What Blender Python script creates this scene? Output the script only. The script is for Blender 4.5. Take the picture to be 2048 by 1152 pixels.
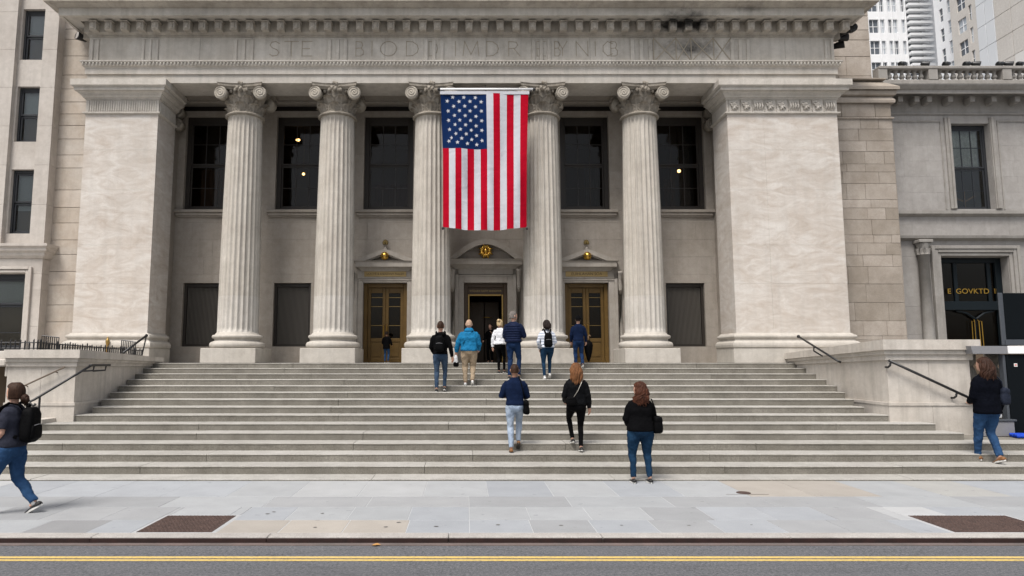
import bpy, math, random
from math import sin, cos, tan, pi, radians, atan2, sqrt
from mathutils import Vector, Matrix
random.seed(7)
for _o in list(bpy.data.objects): bpy.data.objects.remove(_o)
SC = bpy.context.scene
COL = SC.collection
# ---------------------------------------------------------------- camera
F, CX, CY, PITCH, H = 1350.0, 932.0, 576.0, radians(6.21), 2.05
cam = bpy.data.objects.new('camera', bpy.data.cameras.new('camera')); COL.objects.link(cam)
cam.location = (0, 0, H); cam.rotation_euler = (pi/2+PITCH, 0, 0)
cam.data.sensor_width = 36; cam.data.lens = 36*F/2048
cam.data.shift_x = (1024-CX)/2048
cam.data.clip_start = .1; cam.data.clip_end = 2000
SC.camera = cam
# ---------------------------------------------------------------- sky, sun, exposure
SUN_EL, SUN_AZ = radians(60), radians(-30)      # azimuth measured from the street side (-Y), negative = left
W = bpy.data.worlds.new('World'); SC.world = W; W.use_nodes = True
nt = W.node_tree; nt.nodes.clear()
sky = nt.nodes.new('ShaderNodeTexSky'); sky.sky_type = 'NISHITA'; sky.sun_disc = False
sdir = Vector((sin(SUN_AZ)*cos(SUN_EL), -cos(SUN_AZ)*cos(SUN_EL), sin(SUN_EL)))   # towards the sun
sky.sun_elevation = SUN_EL; sky.sun_rotation = atan2(sdir.x, sdir.y)
sky.air_density = 1.0; sky.dust_density = 4.0; sky.ozone_density = 1.0
hs = nt.nodes.new('ShaderNodeHueSaturation'); hs.inputs['Saturation'].default_value = .42
bg = nt.nodes.new('ShaderNodeBackground'); bg.inputs['Strength'].default_value = .092
wo = nt.nodes.new('ShaderNodeOutputWorld')
nt.links.new(sky.outputs[0], hs.inputs['Color']); nt.links.new(hs.outputs[0], bg.inputs[0]); nt.links.new(bg.outputs[0], wo.inputs[0])
sun = bpy.data.objects.new('sun', bpy.data.lights.new('sun', 'SUN')); COL.objects.link(sun)
sun.data.energy = 2.0; sun.data.angle = radians(22); sun.data.color = (1, .95, .895)
sun.rotation_euler = (-sdir).to_track_quat('-Z', 'Y').to_euler()
sun.location = (0, 0, 40)
VS = SC.view_settings
VS.view_transform = 'Standard'; VS.look = 'None'; VS.gamma = 1; VS.exposure = 0.85; VS.use_curve_mapping = False

# ---------------------------------------------------------------- pixel -> place (a pixel gives a direction, the plane gives the distance)
def ray(px, py):
    u = (px-CX)/F; v = (CY-py)/F
    return u, cos(PITCH)-v*sin(PITCH), sin(PITCH)+v*cos(PITCH)
def XZ(px, py, Y):
    d = ray(px, py); s = Y/d[1]
    return d[0]*s, H+d[2]*s
def PX(px, py, Y): return XZ(px, py, Y)[0]
def PZ(py, Y): return XZ(CX, py, Y)[1]
def GR(px, py, z=0.0):
    d = ray(px, py); s = (z-H)/d[2]
    return d[0]*s, d[1]*s

# ---------------------------------------------------------------- materials
MATS = {}
class NT:
    def __init__(s, name):
        s.m = bpy.data.materials.new(name); s.m.use_nodes = True; s.t = s.m.node_tree; s.t.nodes.clear()
        s.out = s.N('ShaderNodeOutputMaterial')
    def N(s, typ, **kw):
        n = s.t.nodes.new(typ)
        for k, v in kw.items():
            if k.startswith('i_'):
                key = k[2:]
                n.inputs[int(key) if key.isdigit() else key.replace('_', ' ')].default_value = v
            else: setattr(n, k, v)
        return n
    def L(s, a, b): s.t.links.new(a, b)
    def pos(s, scale=(1,1,1), rot=(0,0,0), obj=False):
        if obj:
            g = s.N('ShaderNodeTexCoord'); o = g.outputs['Object']
        else:
            g = s.N('ShaderNodeNewGeometry'); o = g.outputs['Position']
        mp = s.N('ShaderNodeMapping'); mp.inputs['Scale'].default_value = scale; mp.inputs['Rotation'].default_value = rot
        s.L(o, mp.inputs[0]); return mp.outputs[0]
    def noise(s, vec, scale, detail=4, rough=.6, dist=0):
        n = s.N('ShaderNodeTexNoise'); n.inputs['Scale'].default_value = scale; n.inputs['Detail'].default_value = detail
        n.inputs['Roughness'].default_value = rough; n.inputs['Distortion'].default_value = dist
        s.L(vec, n.inputs['Vector']); return n.outputs['Fac']
    def ramp(s, fac, a, b, ca=(0,0,0,1), cb=(1,1,1,1)):
        r = s.N('ShaderNodeValToRGB'); r.color_ramp.elements[0].position = a; r.color_ramp.elements[1].position = b
        r.color_ramp.elements[0].color = ca; r.color_ramp.elements[1].color = cb
        s.L(fac, r.inputs[0]); return r.outputs[0]
    def mix(s, fac, a, b, mode='MIX'):
        m = s.N('ShaderNodeMix', data_type='RGBA', blend_type=mode)
        if isinstance(fac, (int, float)): m.inputs[0].default_value = fac
        else: s.L(fac, m.inputs[0])
        for sock, v in ((m.inputs[6], a), (m.inputs[7], b)):
            if isinstance(v, (tuple, list)): sock.default_value = (*v[:3], 1)
            else: s.L(v, sock)
        return m.outputs[2]
    def math(s, op, a, b=0.0, clamp=False):
        m = s.N('ShaderNodeMath', operation=op); m.use_clamp = clamp
        for i, v in enumerate((a, b)):
            if isinstance(v, (int, float)): m.inputs[i].default_value = v
            else: s.L(v, m.inputs[i])
        return m.outputs[0]
    def finish(s, col, rough=.8, spec=.3, bump=None, bstr=.2, bdist=.01, metal=0, **kw):
        p = s.N('ShaderNodeBsdfPrincipled')
        if isinstance(col, (tuple, list)): p.inputs['Base Color'].default_value = (*col[:3], 1)
        else: s.L(col, p.inputs['Base Color'])
        if isinstance(rough, (int, float)): p.inputs['Roughness'].default_value = rough
        else: s.L(rough, p.inputs['Roughness'])
        p.inputs['Specular IOR Level'].default_value = spec; p.inputs['Metallic'].default_value = metal
        for k, v in kw.items(): p.inputs[k.replace('_', ' ')].default_value = v
        if bump is not None:
            b = s.N('ShaderNodeBump'); b.inputs['Strength'].default_value = bstr; b.inputs['Distance'].default_value = bdist
            s.L(bump, b.inputs['Height']); s.L(b.outputs[0], p.inputs['Normal'])
        s.L(p.outputs[0], s.out.inputs[0]); MATS[s.m.name] = s.m
        return s.m

def stone(name, c1, c2, scale=1.2, streak=.25, speck=.08, rand=0.0, bump=.25, rough=.85, vein=None, dirt=.25, soot=None, stretch=(1,1,1), rot=(0,0,0), mott=1.0):
    t = NT(name)
    p = t.pos()
    n = t.noise(t.pos(stretch, rot), scale, 5, .62, .4)
    col = t.mix(t.ramp(n, .3, .7), c1, c2)
    if vein:
        v = t.noise(t.pos((1.0, 1.0, 2.6), (0, radians(24), 0)), 1.15, 7, .68, 1.3)
        col = t.mix(t.ramp(v, .38, .68), col, vein)
        v2 = t.noise(t.pos((1.2, 1.2, 5.0), (0, radians(-22), 0)), 2.4, 6, .7, .8)
        col = t.mix(t.math('MULTIPLY', t.ramp(v2, .5, .75), .22), col, tuple(x*.72 for x in vein))
    if streak:
        s = t.noise(t.pos((5, 5, .35)), 1.0, 4, .6)
        col = t.mix(t.math('MULTIPLY', t.ramp(s, .45, .75), streak), col, tuple(x*.45 for x in c1))
    if dirt:
        d = t.noise(p, .45, 4, .6)
        col = t.mix(t.math('MULTIPLY', t.ramp(d, .48, .75), dirt), col, tuple(x*.55 for x in c1))
    mo = t.noise(p, 4.5, 7, .72, .3); col = t.mix(1.0, col, t.ramp(mo, .3, .7, (1-.13*mott,1-.14*mott,1-.15*mott,1), (1+.07*mott,1+.07*mott,1+.068*mott,1)), 'MULTIPLY')
    f = t.noise(p, 55, 3, .7)
    if speck:
        g = t.ramp(f, .3, .7, (1-speck*2,)*3+(1,), (1+speck,)*3+(1,))
        col = t.mix(1.0, col, g, 'MULTIPLY')
    if rand:
        oi = t.N('ShaderNodeObjectInfo')
        g = t.ramp(oi.outputs['Random'], 0, 1, (1-rand, 1-rand*1.05, 1-rand*1.2, 1), (1+rand*.5, 1+rand*.5, 1+rand*.5, 1))
        col = t.mix(1.0, col, g, 'MULTIPLY')
    if soot:
        for (sx, sz, rx, rz, k) in soot:
            sp = t.N('ShaderNodeSeparateXYZ'); t.L(p, sp.inputs[0])
            dx = t.math('DIVIDE', t.math('SUBTRACT', sp.outputs[0], sx), rx); dz = t.math('DIVIDE', t.math('SUBTRACT', sp.outputs[2], sz), rz)
            dd = t.math('SQRT', t.math('ADD', t.math('MULTIPLY', dx, dx), t.math('MULTIPLY', dz, dz)))
            sn = t.noise(p, 3.5, 5, .7)
            m = t.math('ADD', t.math('SUBTRACT', 1.0, dd), t.math('MULTIPLY', t.math('SUBTRACT', sn, .5), 2.2))
            m = t.math('MULTIPLY', m, k, True)
            col = t.mix(m, col, (.035, .033, .03))
    m2 = t.noise(p, 9, 5, .65)
    hgt = t.math('ADD', m2, t.math('MULTIPLY', f, .35))
    return t.finish(col, rough, .25, hgt, bump, .012)

def plain(name, c, rough=.6, spec=.4, metal=0, var=.12, scale=25, bump=0, **kw):
    t = NT(name)
    n = t.noise(t.pos(), scale, 4, .6)
    col = t.mix(n, tuple(x*(1-var) for x in c), tuple(min(1, x*(1+var)) for x in c))
    return t.finish(col, rough, spec, n if bump else None, bump, .01, metal, **kw)

def cloth(name, c, rough=.9, var=.25, scale=9, weave=220, fade=None, quilt=0):
    t = NT(name)
    p = t.pos(obj=True)
    n = t.noise(p, scale, 5, .65, .5)
    col = t.mix(t.ramp(n, .25, .75), tuple(x*(1-var) for x in c), tuple(min(1, x*(1+var)) for x in c))
    if fade:
        n2 = t.noise(t.pos((1, 1, .5), obj=True), 3.2, 3, .6)
        col = t.mix(t.ramp(n2, .4, .7), col, fade)
    w = t.noise(p, weave, 2, .5)
    f = t.noise(t.pos((1, 1, 1.8), obj=True), 14, 4, .6, 1.5)
    hgt = t.math('ADD', t.math('MULTIPLY', w, .15), f)
    return t.finish(col, rough, .05, hgt, .45, .02)

soX, soZ = XZ(1368, 48, 19.6)
STONE = stone('pale_limestone', (.49,.455,.405), (.57,.54,.495), 1.1, .28, .07, dirt=.3)
ENTAB = stone('weathered_limestone', (.49,.455,.40), (.59,.56,.51), 1.3, .32, .07, dirt=.5,
              soot=[(soX, soZ, 1.0, .28, .9), (PX(1385, 98, 19.8), PZ(96, 19.8), 1.25, .42, .75), (soX+1.9, PZ(22, 19.3), .7, .1, .5), (PX(330,8,19.2), PZ(6,19.2), 1.6, .1, .5)])
MARBLE = stone('veined_marble', (.63,.60,.56), (.56,.52,.475), .9, .16, .05, vein=(.46,.40,.345), dirt=.2, bump=.35, mott=.35)
SHAFT = stone('column_stone', (.45,.415,.365), (.525,.495,.445), 1.4, .4, .06, dirt=.3)
SHAFTLO = stone('cleaned_column_stone', (.475,.448,.405), (.545,.52,.48), 1.4, .2, .05, dirt=.15)
BASEST = stone('base_stone', (.44,.41,.365), (.51,.48,.435), 1.4, .25, .06, dirt=.3)
CORN = stone('grimy_cornice_stone', (.39,.355,.305), (.49,.455,.40), 1.6, .5, .08, dirt=.6, soot=[(soX+1.9, PZ(22, 19.3), .7, .1, .5), (soX+.2, PZ(33, 19.2), .9, .14, 1.3), (soX-.1, soZ, .95, .3, 1.2), (PX(330,8,19.2), PZ(6,19.2), 1.6, .1, .5)])
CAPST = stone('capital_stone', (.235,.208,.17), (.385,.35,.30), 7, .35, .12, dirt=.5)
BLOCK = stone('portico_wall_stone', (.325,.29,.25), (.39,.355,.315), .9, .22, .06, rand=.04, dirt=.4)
TRIM = stone('door_surround_stone', (.345,.315,.275), (.40,.37,.335), 2, .2, .06, dirt=.2)
WINGB = stone('brown_ashlar', (.345,.30,.255), (.43,.385,.34), 1.6, .1, .08, rand=.2, dirt=.3, bump=.5)
COURSE = stone('cream_ashlar', (.45,.385,.32), (.52,.48,.435), .8, .22, .05, rand=.09, dirt=.25)
LEFTB = stone('left_building_stone', (.455,.415,.375), (.52,.485,.445), .7, .18, .05, dirt=.15)
RIGHTB = stone('grey_limestone', (.31,.295,.28), (.37,.355,.34), 1.0, .15, .05, rand=.05, dirt=.25)
RIGHTT = stone('grey_trim_stone', (.275,.26,.24), (.335,.32,.30), 1.5, .25, .05, dirt=.3)
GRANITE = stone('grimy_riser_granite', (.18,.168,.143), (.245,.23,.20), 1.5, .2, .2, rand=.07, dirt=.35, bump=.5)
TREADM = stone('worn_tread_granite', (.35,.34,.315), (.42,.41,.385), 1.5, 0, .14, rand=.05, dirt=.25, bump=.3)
CHEEK = stone('cheek_limestone', (.49,.45,.40), (.56,.525,.48), 1.1, .4, .06, dirt=.25)
JOINT = plain('lime_joint', (.16,.145,.125), .95)
INCISE = plain('incised_letter_shade', (.335,.295,.235), .95)
KERB = stone('kerb_granite', (.36,.34,.32), (.43,.41,.39), 2, 0, .14, dirt=.3)
KERBF = stone('rusty_kerb_iron', (.04,.02,.017), (.022,.015,.014), 5, 0, .1, dirt=.4)
DARKM = plain('black_iron', (.012,.012,.013), .42, .5, var=.3)
BRONZE = plain('dark_bronze_frame', (.026,.021,.017), .5, .4, var=.3)
BRASSD = stone('bronze_door', (.145,.088,.026), (.108,.064,.019), 3, .3, .05, dirt=.3, rough=.42, bump=.1)
GOLD = plain('gilded_metal', (.60,.36,.07), .28, .5, .95, var=.3, scale=30)
GOLDP = plain('gold_leaf_plate', (.36,.26,.11), .5, .4, .3, var=.2, scale=8)
BRASST = plain('brass_trim', (.32,.21,.07), .35, .5, .8)
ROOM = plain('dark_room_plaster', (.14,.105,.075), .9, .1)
BRONZB = plain('brown_bronze', (.055,.032,.014), .5, .4, var=.3)
SHUT = plain('dark_mesh_shutter', (.105,.097,.085), .75, .2, var=.2, scale=60)
WHITEP = plain('white_paint', (.80,.80,.80), .6)
def glass(name, tint, refl=1.45):
    t = NT(name)
    fr = t.N('ShaderNodeFresnel'); fr.inputs[0].default_value = refl
    tr = t.N('ShaderNodeBsdfTransparent'); tr.inputs[0].default_value = (*tint, 1)
    gl = t.N('ShaderNodeBsdfGlossy'); gl.inputs['Roughness'].default_value = .03
    n = t.noise(t.pos(), 1.7, 2, .5)
    b = t.N('ShaderNodeBump'); b.inputs['Strength'].default_value = .06; b.inputs['Distance'].default_value = .03
    t.L(n, b.inputs['Height']); t.L(b.outputs[0], gl.inputs['Normal'])
    mx = t.N('ShaderNodeMixShader'); t.L(fr.outputs[0], mx.inputs[0]); t.L(tr.outputs[0], mx.inputs[1]); t.L(gl.outputs[0], mx.inputs[2])
    t.L(mx.outputs[0], t.out.inputs[0]); return t.m
GLASS = glass('window_glass', (.55,.52,.48), 1.3)
GLASSB = glass('office_glass', (.8,.83,.84), 1.38)
def emit(name, c, s):
    t = NT(name); e = t.N('ShaderNodeEmission'); e.inputs[0].default_value = (*c, 1); e.inputs[1].default_value = s
    t.L(e.outputs[0], t.out.inputs[0]); return t.m
LAMP = emit('warm_lamp_glow', (1, .6, .24), 9)

# ---------------------------------------------------------------- builders
def thing(name, label, cat, loc=(0,0,0), group=None, kind=None):
    o = bpy.data.objects.new(name, None); COL.objects.link(o); o.location = loc; o.empty_display_size = .2
    tag(o, label, cat, group, kind); return o
def tag(o, label=None, cat=None, group=None, kind=None):
    if label: o['label'] = label
    if cat: o['category'] = cat
    if group: o['group'] = group
    if kind: o['kind'] = kind
    return o
def mk(name, vs, fs, mat, parent=None, smooth=False, local=False):
    me = bpy.data.meshes.new(name); me.from_pydata([tuple(v) for v in vs], [], fs); me.update()
    if mat: me.materials.append(mat)
    if smooth: me.polygons.foreach_set('use_smooth', [True]*len(me.polygons))
    return link(name, me, parent, local)
def worldloc(o):
    v = Vector((0,0,0))
    while o is not None:
        v = v+o.location
        if o.parent is not None: v = v+o.matrix_parent_inverse.translation
        o = o.parent
    return v
def link(name, me, parent=None, local=False):
    o = bpy.data.objects.new(name, me); COL.objects.link(o)
    if parent is not None:
        o.parent = parent
        if not local: o.matrix_parent_inverse = Matrix.Translation(-worldloc(parent))
    return o
class MB:
    """collects shapes that belong to one mesh"""
    def __init__(s): s.v = []; s.f = []
    def add(s, vs, fs):
        n = len(s.v); s.v += [tuple(v) for v in vs]; s.f += [tuple(i+n for i in f) for f in fs]; return s
    def box(s, x0, x1, y0, y1, z0, z1, ch=0): s.add(*boxgeo(x0, x1, y0, y1, z0, z1, ch)); return s
    def tube(s, pts, r, n=8, caps=True): s.add(*tubegeo(pts, r, n)); return s
    def build(s, name, mat, parent=None, smooth=False, local=False): return mk(name, s.v, s.f, mat, parent, smooth, local)
def boxgeo(x0, x1, y0, y1, z0, z1, ch=0):
    if x0 > x1: x0, x1 = x1, x0
    if y0 > y1: y0, y1 = y1, y0
    if z0 > z1: z0, z1 = z1, z0
    if ch <= 0:
        v = [(x,y,z) for z in (z0,z1) for y in (y0,y1) for x in (x0,x1)]
        return v, [(0,2,3,1),(4,5,7,6),(0,1,5,4),(2,6,7,3),(0,4,6,2),(1,3,7,5)]
    ch = min(ch, (x1-x0)*.45, (y1-y0)*.45, (z1-z0)*.45)
    v = []; idx = {}
    for sx in (0,1):
        for sy in (0,1):
            for sz in (0,1):
                X = (x0,x1)[sx]; Y = (y0,y1)[sy]; Z = (z0,z1)[sz]
                dx = ch*(1-2*sx); dy = ch*(1-2*sy); dz = ch*(1-2*sz)
                idx[sx,sy,sz] = len(v)
                v += [(X, Y+dy, Z+dz), (X+dx, Y, Z+dz), (X+dx, Y+dy, Z)]
    f = []
    def I(a, b, c, k): return idx[a,b,c]+k
    for s in (0,1):
        q = [I(s,0,0,0), I(s,1,0,0), I(s,1,1,0), I(s,0,1,0)]; f.append(tuple(q if s else q[::-1]))
        q = [I(0,s,0,1), I(1,s,0,1), I(1,s,1,1), I(0,s,1,1)]; f.append(tuple(q[::-1] if s else q))
        q = [I(0,0,s,2), I(1,0,s,2), I(1,1,s,2), I(0,1,s,2)]; f.append(tuple(q if s else q[::-1]))
    for a in (0,1):
        for b in (0,1):
            e = a == b
            q = [I(a,b,0,0), I(a,b,0,1), I(a,b,1,1), I(a,b,1,0)]; f.append(tuple(q[::-1] if e else q))
            q = [I(a,0,b,0), I(a,0,b,2), I(a,1,b,2), I(a,1,b,0)]; f.append(tuple(q if e else q[::-1]))
            q = [I(0,a,b,1), I(0,a,b,2), I(1,a,b,2), I(1,a,b,1)]; f.append(tuple(q[::-1] if e else q))
    for (a,b,c), i in idx.items():
        q = (i, i+1, i+2); f.append(q if (a+b+c) % 2 else q[::-1])
    return v, f
def box(name, x0, x1, y0, y1, z0, z1, mat, parent=None, ch=0): return mk(name, *boxgeo(x0, x1, y0, y1, z0, z1, ch), mat, parent)
def tubegeo(pts, r, n=8):
    pts = [Vector(p) for p in pts]; m = len(pts)
    rs = r if isinstance(r, list) else [r]*m
    v = []; f = []; up = None
    for i, p in enumerate(pts):
        d = (pts[min(i+1, m-1)]-pts[max(i-1, 0)]).normalized()
        if up is None: up = Vector((0,0,1)) if abs(d.z) < .9 else Vector((0,1,0))
        s = d.cross(up)
        if s.length < 1e-5: s = d.orthogonal()
        s.normalize(); u = s.cross(d).normalized(); up = u
        rr = rs[i]; ra, rb = rr if isinstance(rr, (list, tuple)) else (rr, rr)
        for k in range(n):
            a = 2*pi*k/n; v.append(p+s*cos(a)*ra+u*sin(a)*rb)
    for i in range(m-1):
        for k in range(n):
            f.append((i*n+k, i*n+(k+1) % n, (i+1)*n+(k+1) % n, (i+1)*n+k))
    f.append(tuple(range(n))[::-1]); f.append(tuple((m-1)*n+k for k in range(n)))
    return v, f
def lathegeo(prof, n=48, c=(0,0,0)):
    v = []; f = []; m = len(prof)
    for (r, z) in prof:
        for k in range(n):
            a = 2*pi*k/n; v.append((c[0]+r*cos(a), c[1]+r*sin(a), c[2]+z))
    for i in range(m-1):
        for k in range(n): f.append((i*n+k, i*n+(k+1) % n, (i+1)*n+(k+1) % n, (i+1)*n+k))
    f.append(tuple(range(n))[::-1]); f.append(tuple((m-1)*n+k for k in range(n)))
    return v, f
def sweepgeo(path, prof):
    """closed profile (out, z) swept along an XY path with mitred corners; outward is to the right of travel"""
    P = [Vector(p) for p in path]; m = len(P); n = len(prof); v = []; f = []
    nr = []
    for i in range(m-1):
        d = (P[i+1]-P[i]).normalized(); nr.append(Vector((d.y, -d.x)))
    for i in range(m):
        if i == 0: o = nr[0]
        elif i == m-1: o = nr[-1]
        else:
            b = (nr[i-1]+nr[i]).normalized(); o = b/max(.2, b.dot(nr[i]))
        for (q, z) in prof: v.append((P[i].x+o.x*q, P[i].y+o.y*q, z))
    for i in range(m-1):
        for k in range(n): f.append((i*n+k, (i+1)*n+k, (i+1)*n+(k+1) % n, i*n+(k+1) % n))
    f.append(tuple(range(n))); f.append(tuple((m-1)*n+k for k in range(n))[::-1])
    return v, f
def sweep(name, path, prof, mat, parent=None): return mk(name, *sweepgeo(path, prof), mat, parent)
def prismgeo(poly, y0, y1):
    """polygon in XZ extruded along Y"""
    n = len(poly); v = [(x, y0, z) for x, z in poly]+[(x, y1, z) for x, z in poly]
    f = [tuple(range(n)), tuple(range(2*n-1, n-1, -1))]+[(i, i+n, (i+1) % n+n, (i+1) % n) for i in range(n)]
    return v, f
def sphgeo(c, r, nu=16, nv=10):
    rx, ry, rz = r if isinstance(r, (tuple, list)) else (r, r, r)
    v = []; f = []
    for j in range(nv+1):
        b = -pi/2+pi*j/nv
        for i in range(nu):
            a = 2*pi*i/nu; v.append((c[0]+rx*cos(b)*cos(a), c[1]+ry*cos(b)*sin(a), c[2]+rz*sin(b)))
    for j in range(nv):
        for i in range(nu): f.append((j*nu+i, j*nu+(i+1) % nu, (j+1)*nu+(i+1) % nu, (j+1)*nu+i))
    return v, f
def copytree(o, parent=None):
    c = o.copy(); COL.objects.link(c); c.parent = parent; c.matrix_parent_inverse = o.matrix_parent_inverse.copy()
    for ch in list(o.children): copytree(ch, c)
    return c
def ashlar(parent, x0, x1, yf, th, zs, mat, openings=(), blk=(.9, 1.6), gap=.007, ch=.006, name='block', jit=.004, rng=None):
    """courses of separate blocks round openings (x0,x1,z0,z1)"""
    rng = rng or random
    zs = sorted(set([round(z, 4) for z in zs]))
    for za, zb in zip(zs[:-1], zs[1:]):
        segs = [(x0, x1)]
        for (a, b, c, d) in openings:
            if c < zb-.01 and d > za+.01:
                ns = []
                for (s, e) in segs:
                    if b <= s or a >= e: ns.append((s, e)); continue
                    if a > s+.02: ns.append((s, a))
                    if b < e-.02: ns.append((b, e))
                segs = ns
        for (s, e) in segs:
            xs = [s]
            while True:
                w = rng.uniform(*blk)
                if e-xs[-1] < w+blk[0]*.5: break
                xs.append(xs[-1]+w)
            xs.append(e)
            for a, b in zip(xs[:-1], xs[1:]):
                j = rng.uniform(-jit, jit)
                box(name, a+gap/2, b-gap/2, yf+j, yf+th, za+gap/2, zb-gap/2, mat, parent, ch)
def frange(a, b, n): return [a+(b-a)*i/n for i in range(n+1)]
def merge_levels(levels, extra):
    zs = list(levels)
    for e in extra:
        zs = [z for z in zs if abs(z-e) > .12]+[e]
    return sorted(zs)
# ================================================================ SETTING
RISE, TREAD, SY0 = .141, .5227, 11.94
def SZ(k): return .03+RISE*(k-1)
def SYn(k): return SY0+TREAD*(k-1)
LZ = SZ(15); LY = SYn(15)
YP, YC, YW, YWG, YL, YR = 19.8, 20.38, 21.95, 20.75, 20.4, 21.6
KERB_Y = GR(900, 1075)[1]
ROADZ = -.065
mat_ground = stone('city_ground', (.16,.155,.15), (.2,.195,.19), .5, 0, .1)
tag(mk('ground', [(-400,-200,-.3),(400,-200,-.3),(400,400,-.3),(-400,400,-.3)], [(0,1,2,3)], mat_ground), kind='structure')
def asphalt():
    t = NT('asphalt'); p = t.pos()
    a = t.noise(p, 30, 5, .9); b = t.noise(p, .7, 4, .6); c = t.noise(t.pos((.25, 2.5, 1)), 1.2, 4, .6)
    col = t.mix(t.ramp(a, .36, .64), (.048,.05,.056), (.215,.219,.23))
    col = t.mix(t.math('MULTIPLY', t.ramp(b, .4, .7), .35), col, (.15,.153,.162))
    col = t.mix(t.math('MULTIPLY', t.ramp(c, .5, .75), .3), col, (.06,.06,.065))
    w = t.N('ShaderNodeTexVoronoi', feature='DISTANCE_TO_EDGE'); w.inputs['Scale'].default_value = .55
    wv = t.noise(p, 2.2, 4, .6); mv = t.N('ShaderNodeMixRGB') if False else None
    t.L(t.mix(.12, p, wv), w.inputs['Vector'])
    col = t.mix(t.math('MULTIPLY', t.ramp(w.outputs['Distance'], .0, .012, (1,1,1,1), (0,0,0,1)), .16), col, (.03,.03,.032))
    return t.finish(col, .85, .25, a, .9, .02)
ASPH = asphalt()
road = tag(mk('road', [(-90,-14,ROADZ),(90,-14,ROADZ),(90,KERB_Y-.0,ROADZ),(-90,KERB_Y-.0,ROADZ)], [(0,1,2,3)], ASPH), kind='structure')
def linepaint():
    t = NT('yellow_road_paint'); p = t.pos()
    n = t.noise(p, 30, 4, .7); m = t.noise(p, 3, 3, .6)
    col = t.mix(t.ramp(n, .3, .55), (.34,.26,.12), (.60,.43,.13))
    col = t.mix(t.math('MULTIPLY', t.ramp(m, .5, .8), .35), col, (.5,.4,.22))
    return t.finish(col, .7, .3, n, .2, .004)
YEL = linepaint()
for pa, pb in ((1113.6, 1117.0), (1119.5, 1122.3)):
    ya = GR(900, pb, ROADZ)[1]; yb = GR(900, pa, ROADZ)[1]
    box('painted_line', -60, 60, ya, yb, ROADZ+.001, ROADZ+.005, YEL, road)
GUT = stone('gutter_dust', (.17,.13,.12), (.12,.105,.10), 3, 0, .12)
box('gutter_strip', -60, 60, GR(900, 1092, ROADZ)[1], KERB_Y-.01, ROADZ+.001, ROADZ+.006, GUT, road)
# kerb: separate stones with iron facing
kerb = tag(bpy.data.objects.new('kerb', None), kind='structure'); COL.objects.link(kerb)
kb0, kb1 = KERB_Y, GR(900, 1065.5)[1]
x = -24.0; rk = random.Random(3)
while x < 24:
    w = rk.uniform(1.6, 2.3)
    box('kerb_stone', x+.003, x+w-.003, kb0+.025, kb1-.004, -.3, .002, KERB, kerb, .008)
    box('kerb_facing', x+.002, x+w-.002, kb0+rk.uniform(0, .006), kb0+.0235, -.29, -.012, KERBF, kerb, .006)
    x += w
# pavement slabs
def slabm(name, c, var=.06):
    t = NT(name); p = t.pos()
    n = t.noise(p, 2.2, 5, .6); f = t.noise(p, 60, 3, .7); big = t.noise(p, .8, 3, .6)
    col = t.mix(t.ramp(n, .3, .7), tuple(x*(1-var) for x in c), tuple(x*(1+var) for x in c))
    col = t.mix(t.math('MULTIPLY', t.ramp(big, .5, .8), .25), col, tuple(x*.75 for x in c))
    g = t.ramp(f, .3, .7, (.9,.9,.9,1), (1.05,1.05,1.05,1)); col = t.mix(1.0, col, g, 'MULTIPLY')
    sp = t.ramp(t.noise(p, 7, 2, .4), .70, .74); col = t.mix(t.math('MULTIPLY', sp, .35), col, tuple(x*.5 for x in c))
    oi = t.N('ShaderNodeObjectInfo')
    g = t.ramp(oi.outputs['Random'], 0, 1, (.93,.935,.94,1), (1.04,1.04,1.04,1)); col = t.mix(1.0, col, g, 'MULTIPLY')
    return t.finish(col, .75, .3, f, .15, .006)
SL = {k: slabm('slab_'+k, c) for k, c in dict(blue=(.312,.327,.346), pale=(.328,.339,.348), grey=(.292,.299,.306), tan=(.35,.322,.287), white=(.385,.392,.397), dark=(.235,.238,.243), cream=(.36,.357,.342)).items()}
pave = tag(bpy.data.objects.new('pavement', None), kind='structure'); COL.objects.link(pave)
MORTAR = plain('pale_mortar', (.42,.43,.44), .9)
box('pavement_bed', -40, 40, kb1, LY+8, -.28, -.004, MORTAR, pave)
rows = [(1065.3, 1040), (1040, 1014), (1014, 993), (993, 958)]
GRATES = [(272, 424, 470, 334), (1903, 2075, 1999, 1825)]
gy0, gy1 = GR(900, 1065.3)[1]+.02, GR(900, 1031.5)[1]
gr = [(GR(272, 1065)[0], GR(424, 1065)[0]), (GR(1903, 1065)[0], GR(2120, 1065)[0])]
gr = [((GR(272,1065)[0]+GR(334,1032)[0])/2, (GR(424,1065)[0]+GR(470,1032)[0])/2), ((GR(1903,1065)[0]+GR(1825,1032)[0])/2, (GR(1903,1065)[0]+GR(1825,1032)[0])/2+1.3)]
rp = random.Random(11)
def tone(row, pxc):
    if row == 0:
        if 430 < pxc < 812: return 'tan'
        if 20 < pxc < 200: return 'dark'
        if pxc < 272: return 'blue' if pxc > 200 else 'pale'
        return rp.choice(['blue', 'blue', 'grey', 'blue'])
    if row == 1:
        if 1775 < pxc < 1930: return 'white'
        if 120 < pxc < 330: return 'grey'
        if 600 < pxc < 720: return 'pale'
        return rp.choice(['pale', 'blue', 'grey', 'pale'])
    if row == 2: return rp.choice(['grey', 'grey', 'pale', 'grey'])
    if 1470 < pxc < 1690: return 'tan'
    if 1800 < pxc < 1960: return 'cream'
    return rp.choice(['pale', 'blue', 'pale', 'blue', 'white'])
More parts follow.
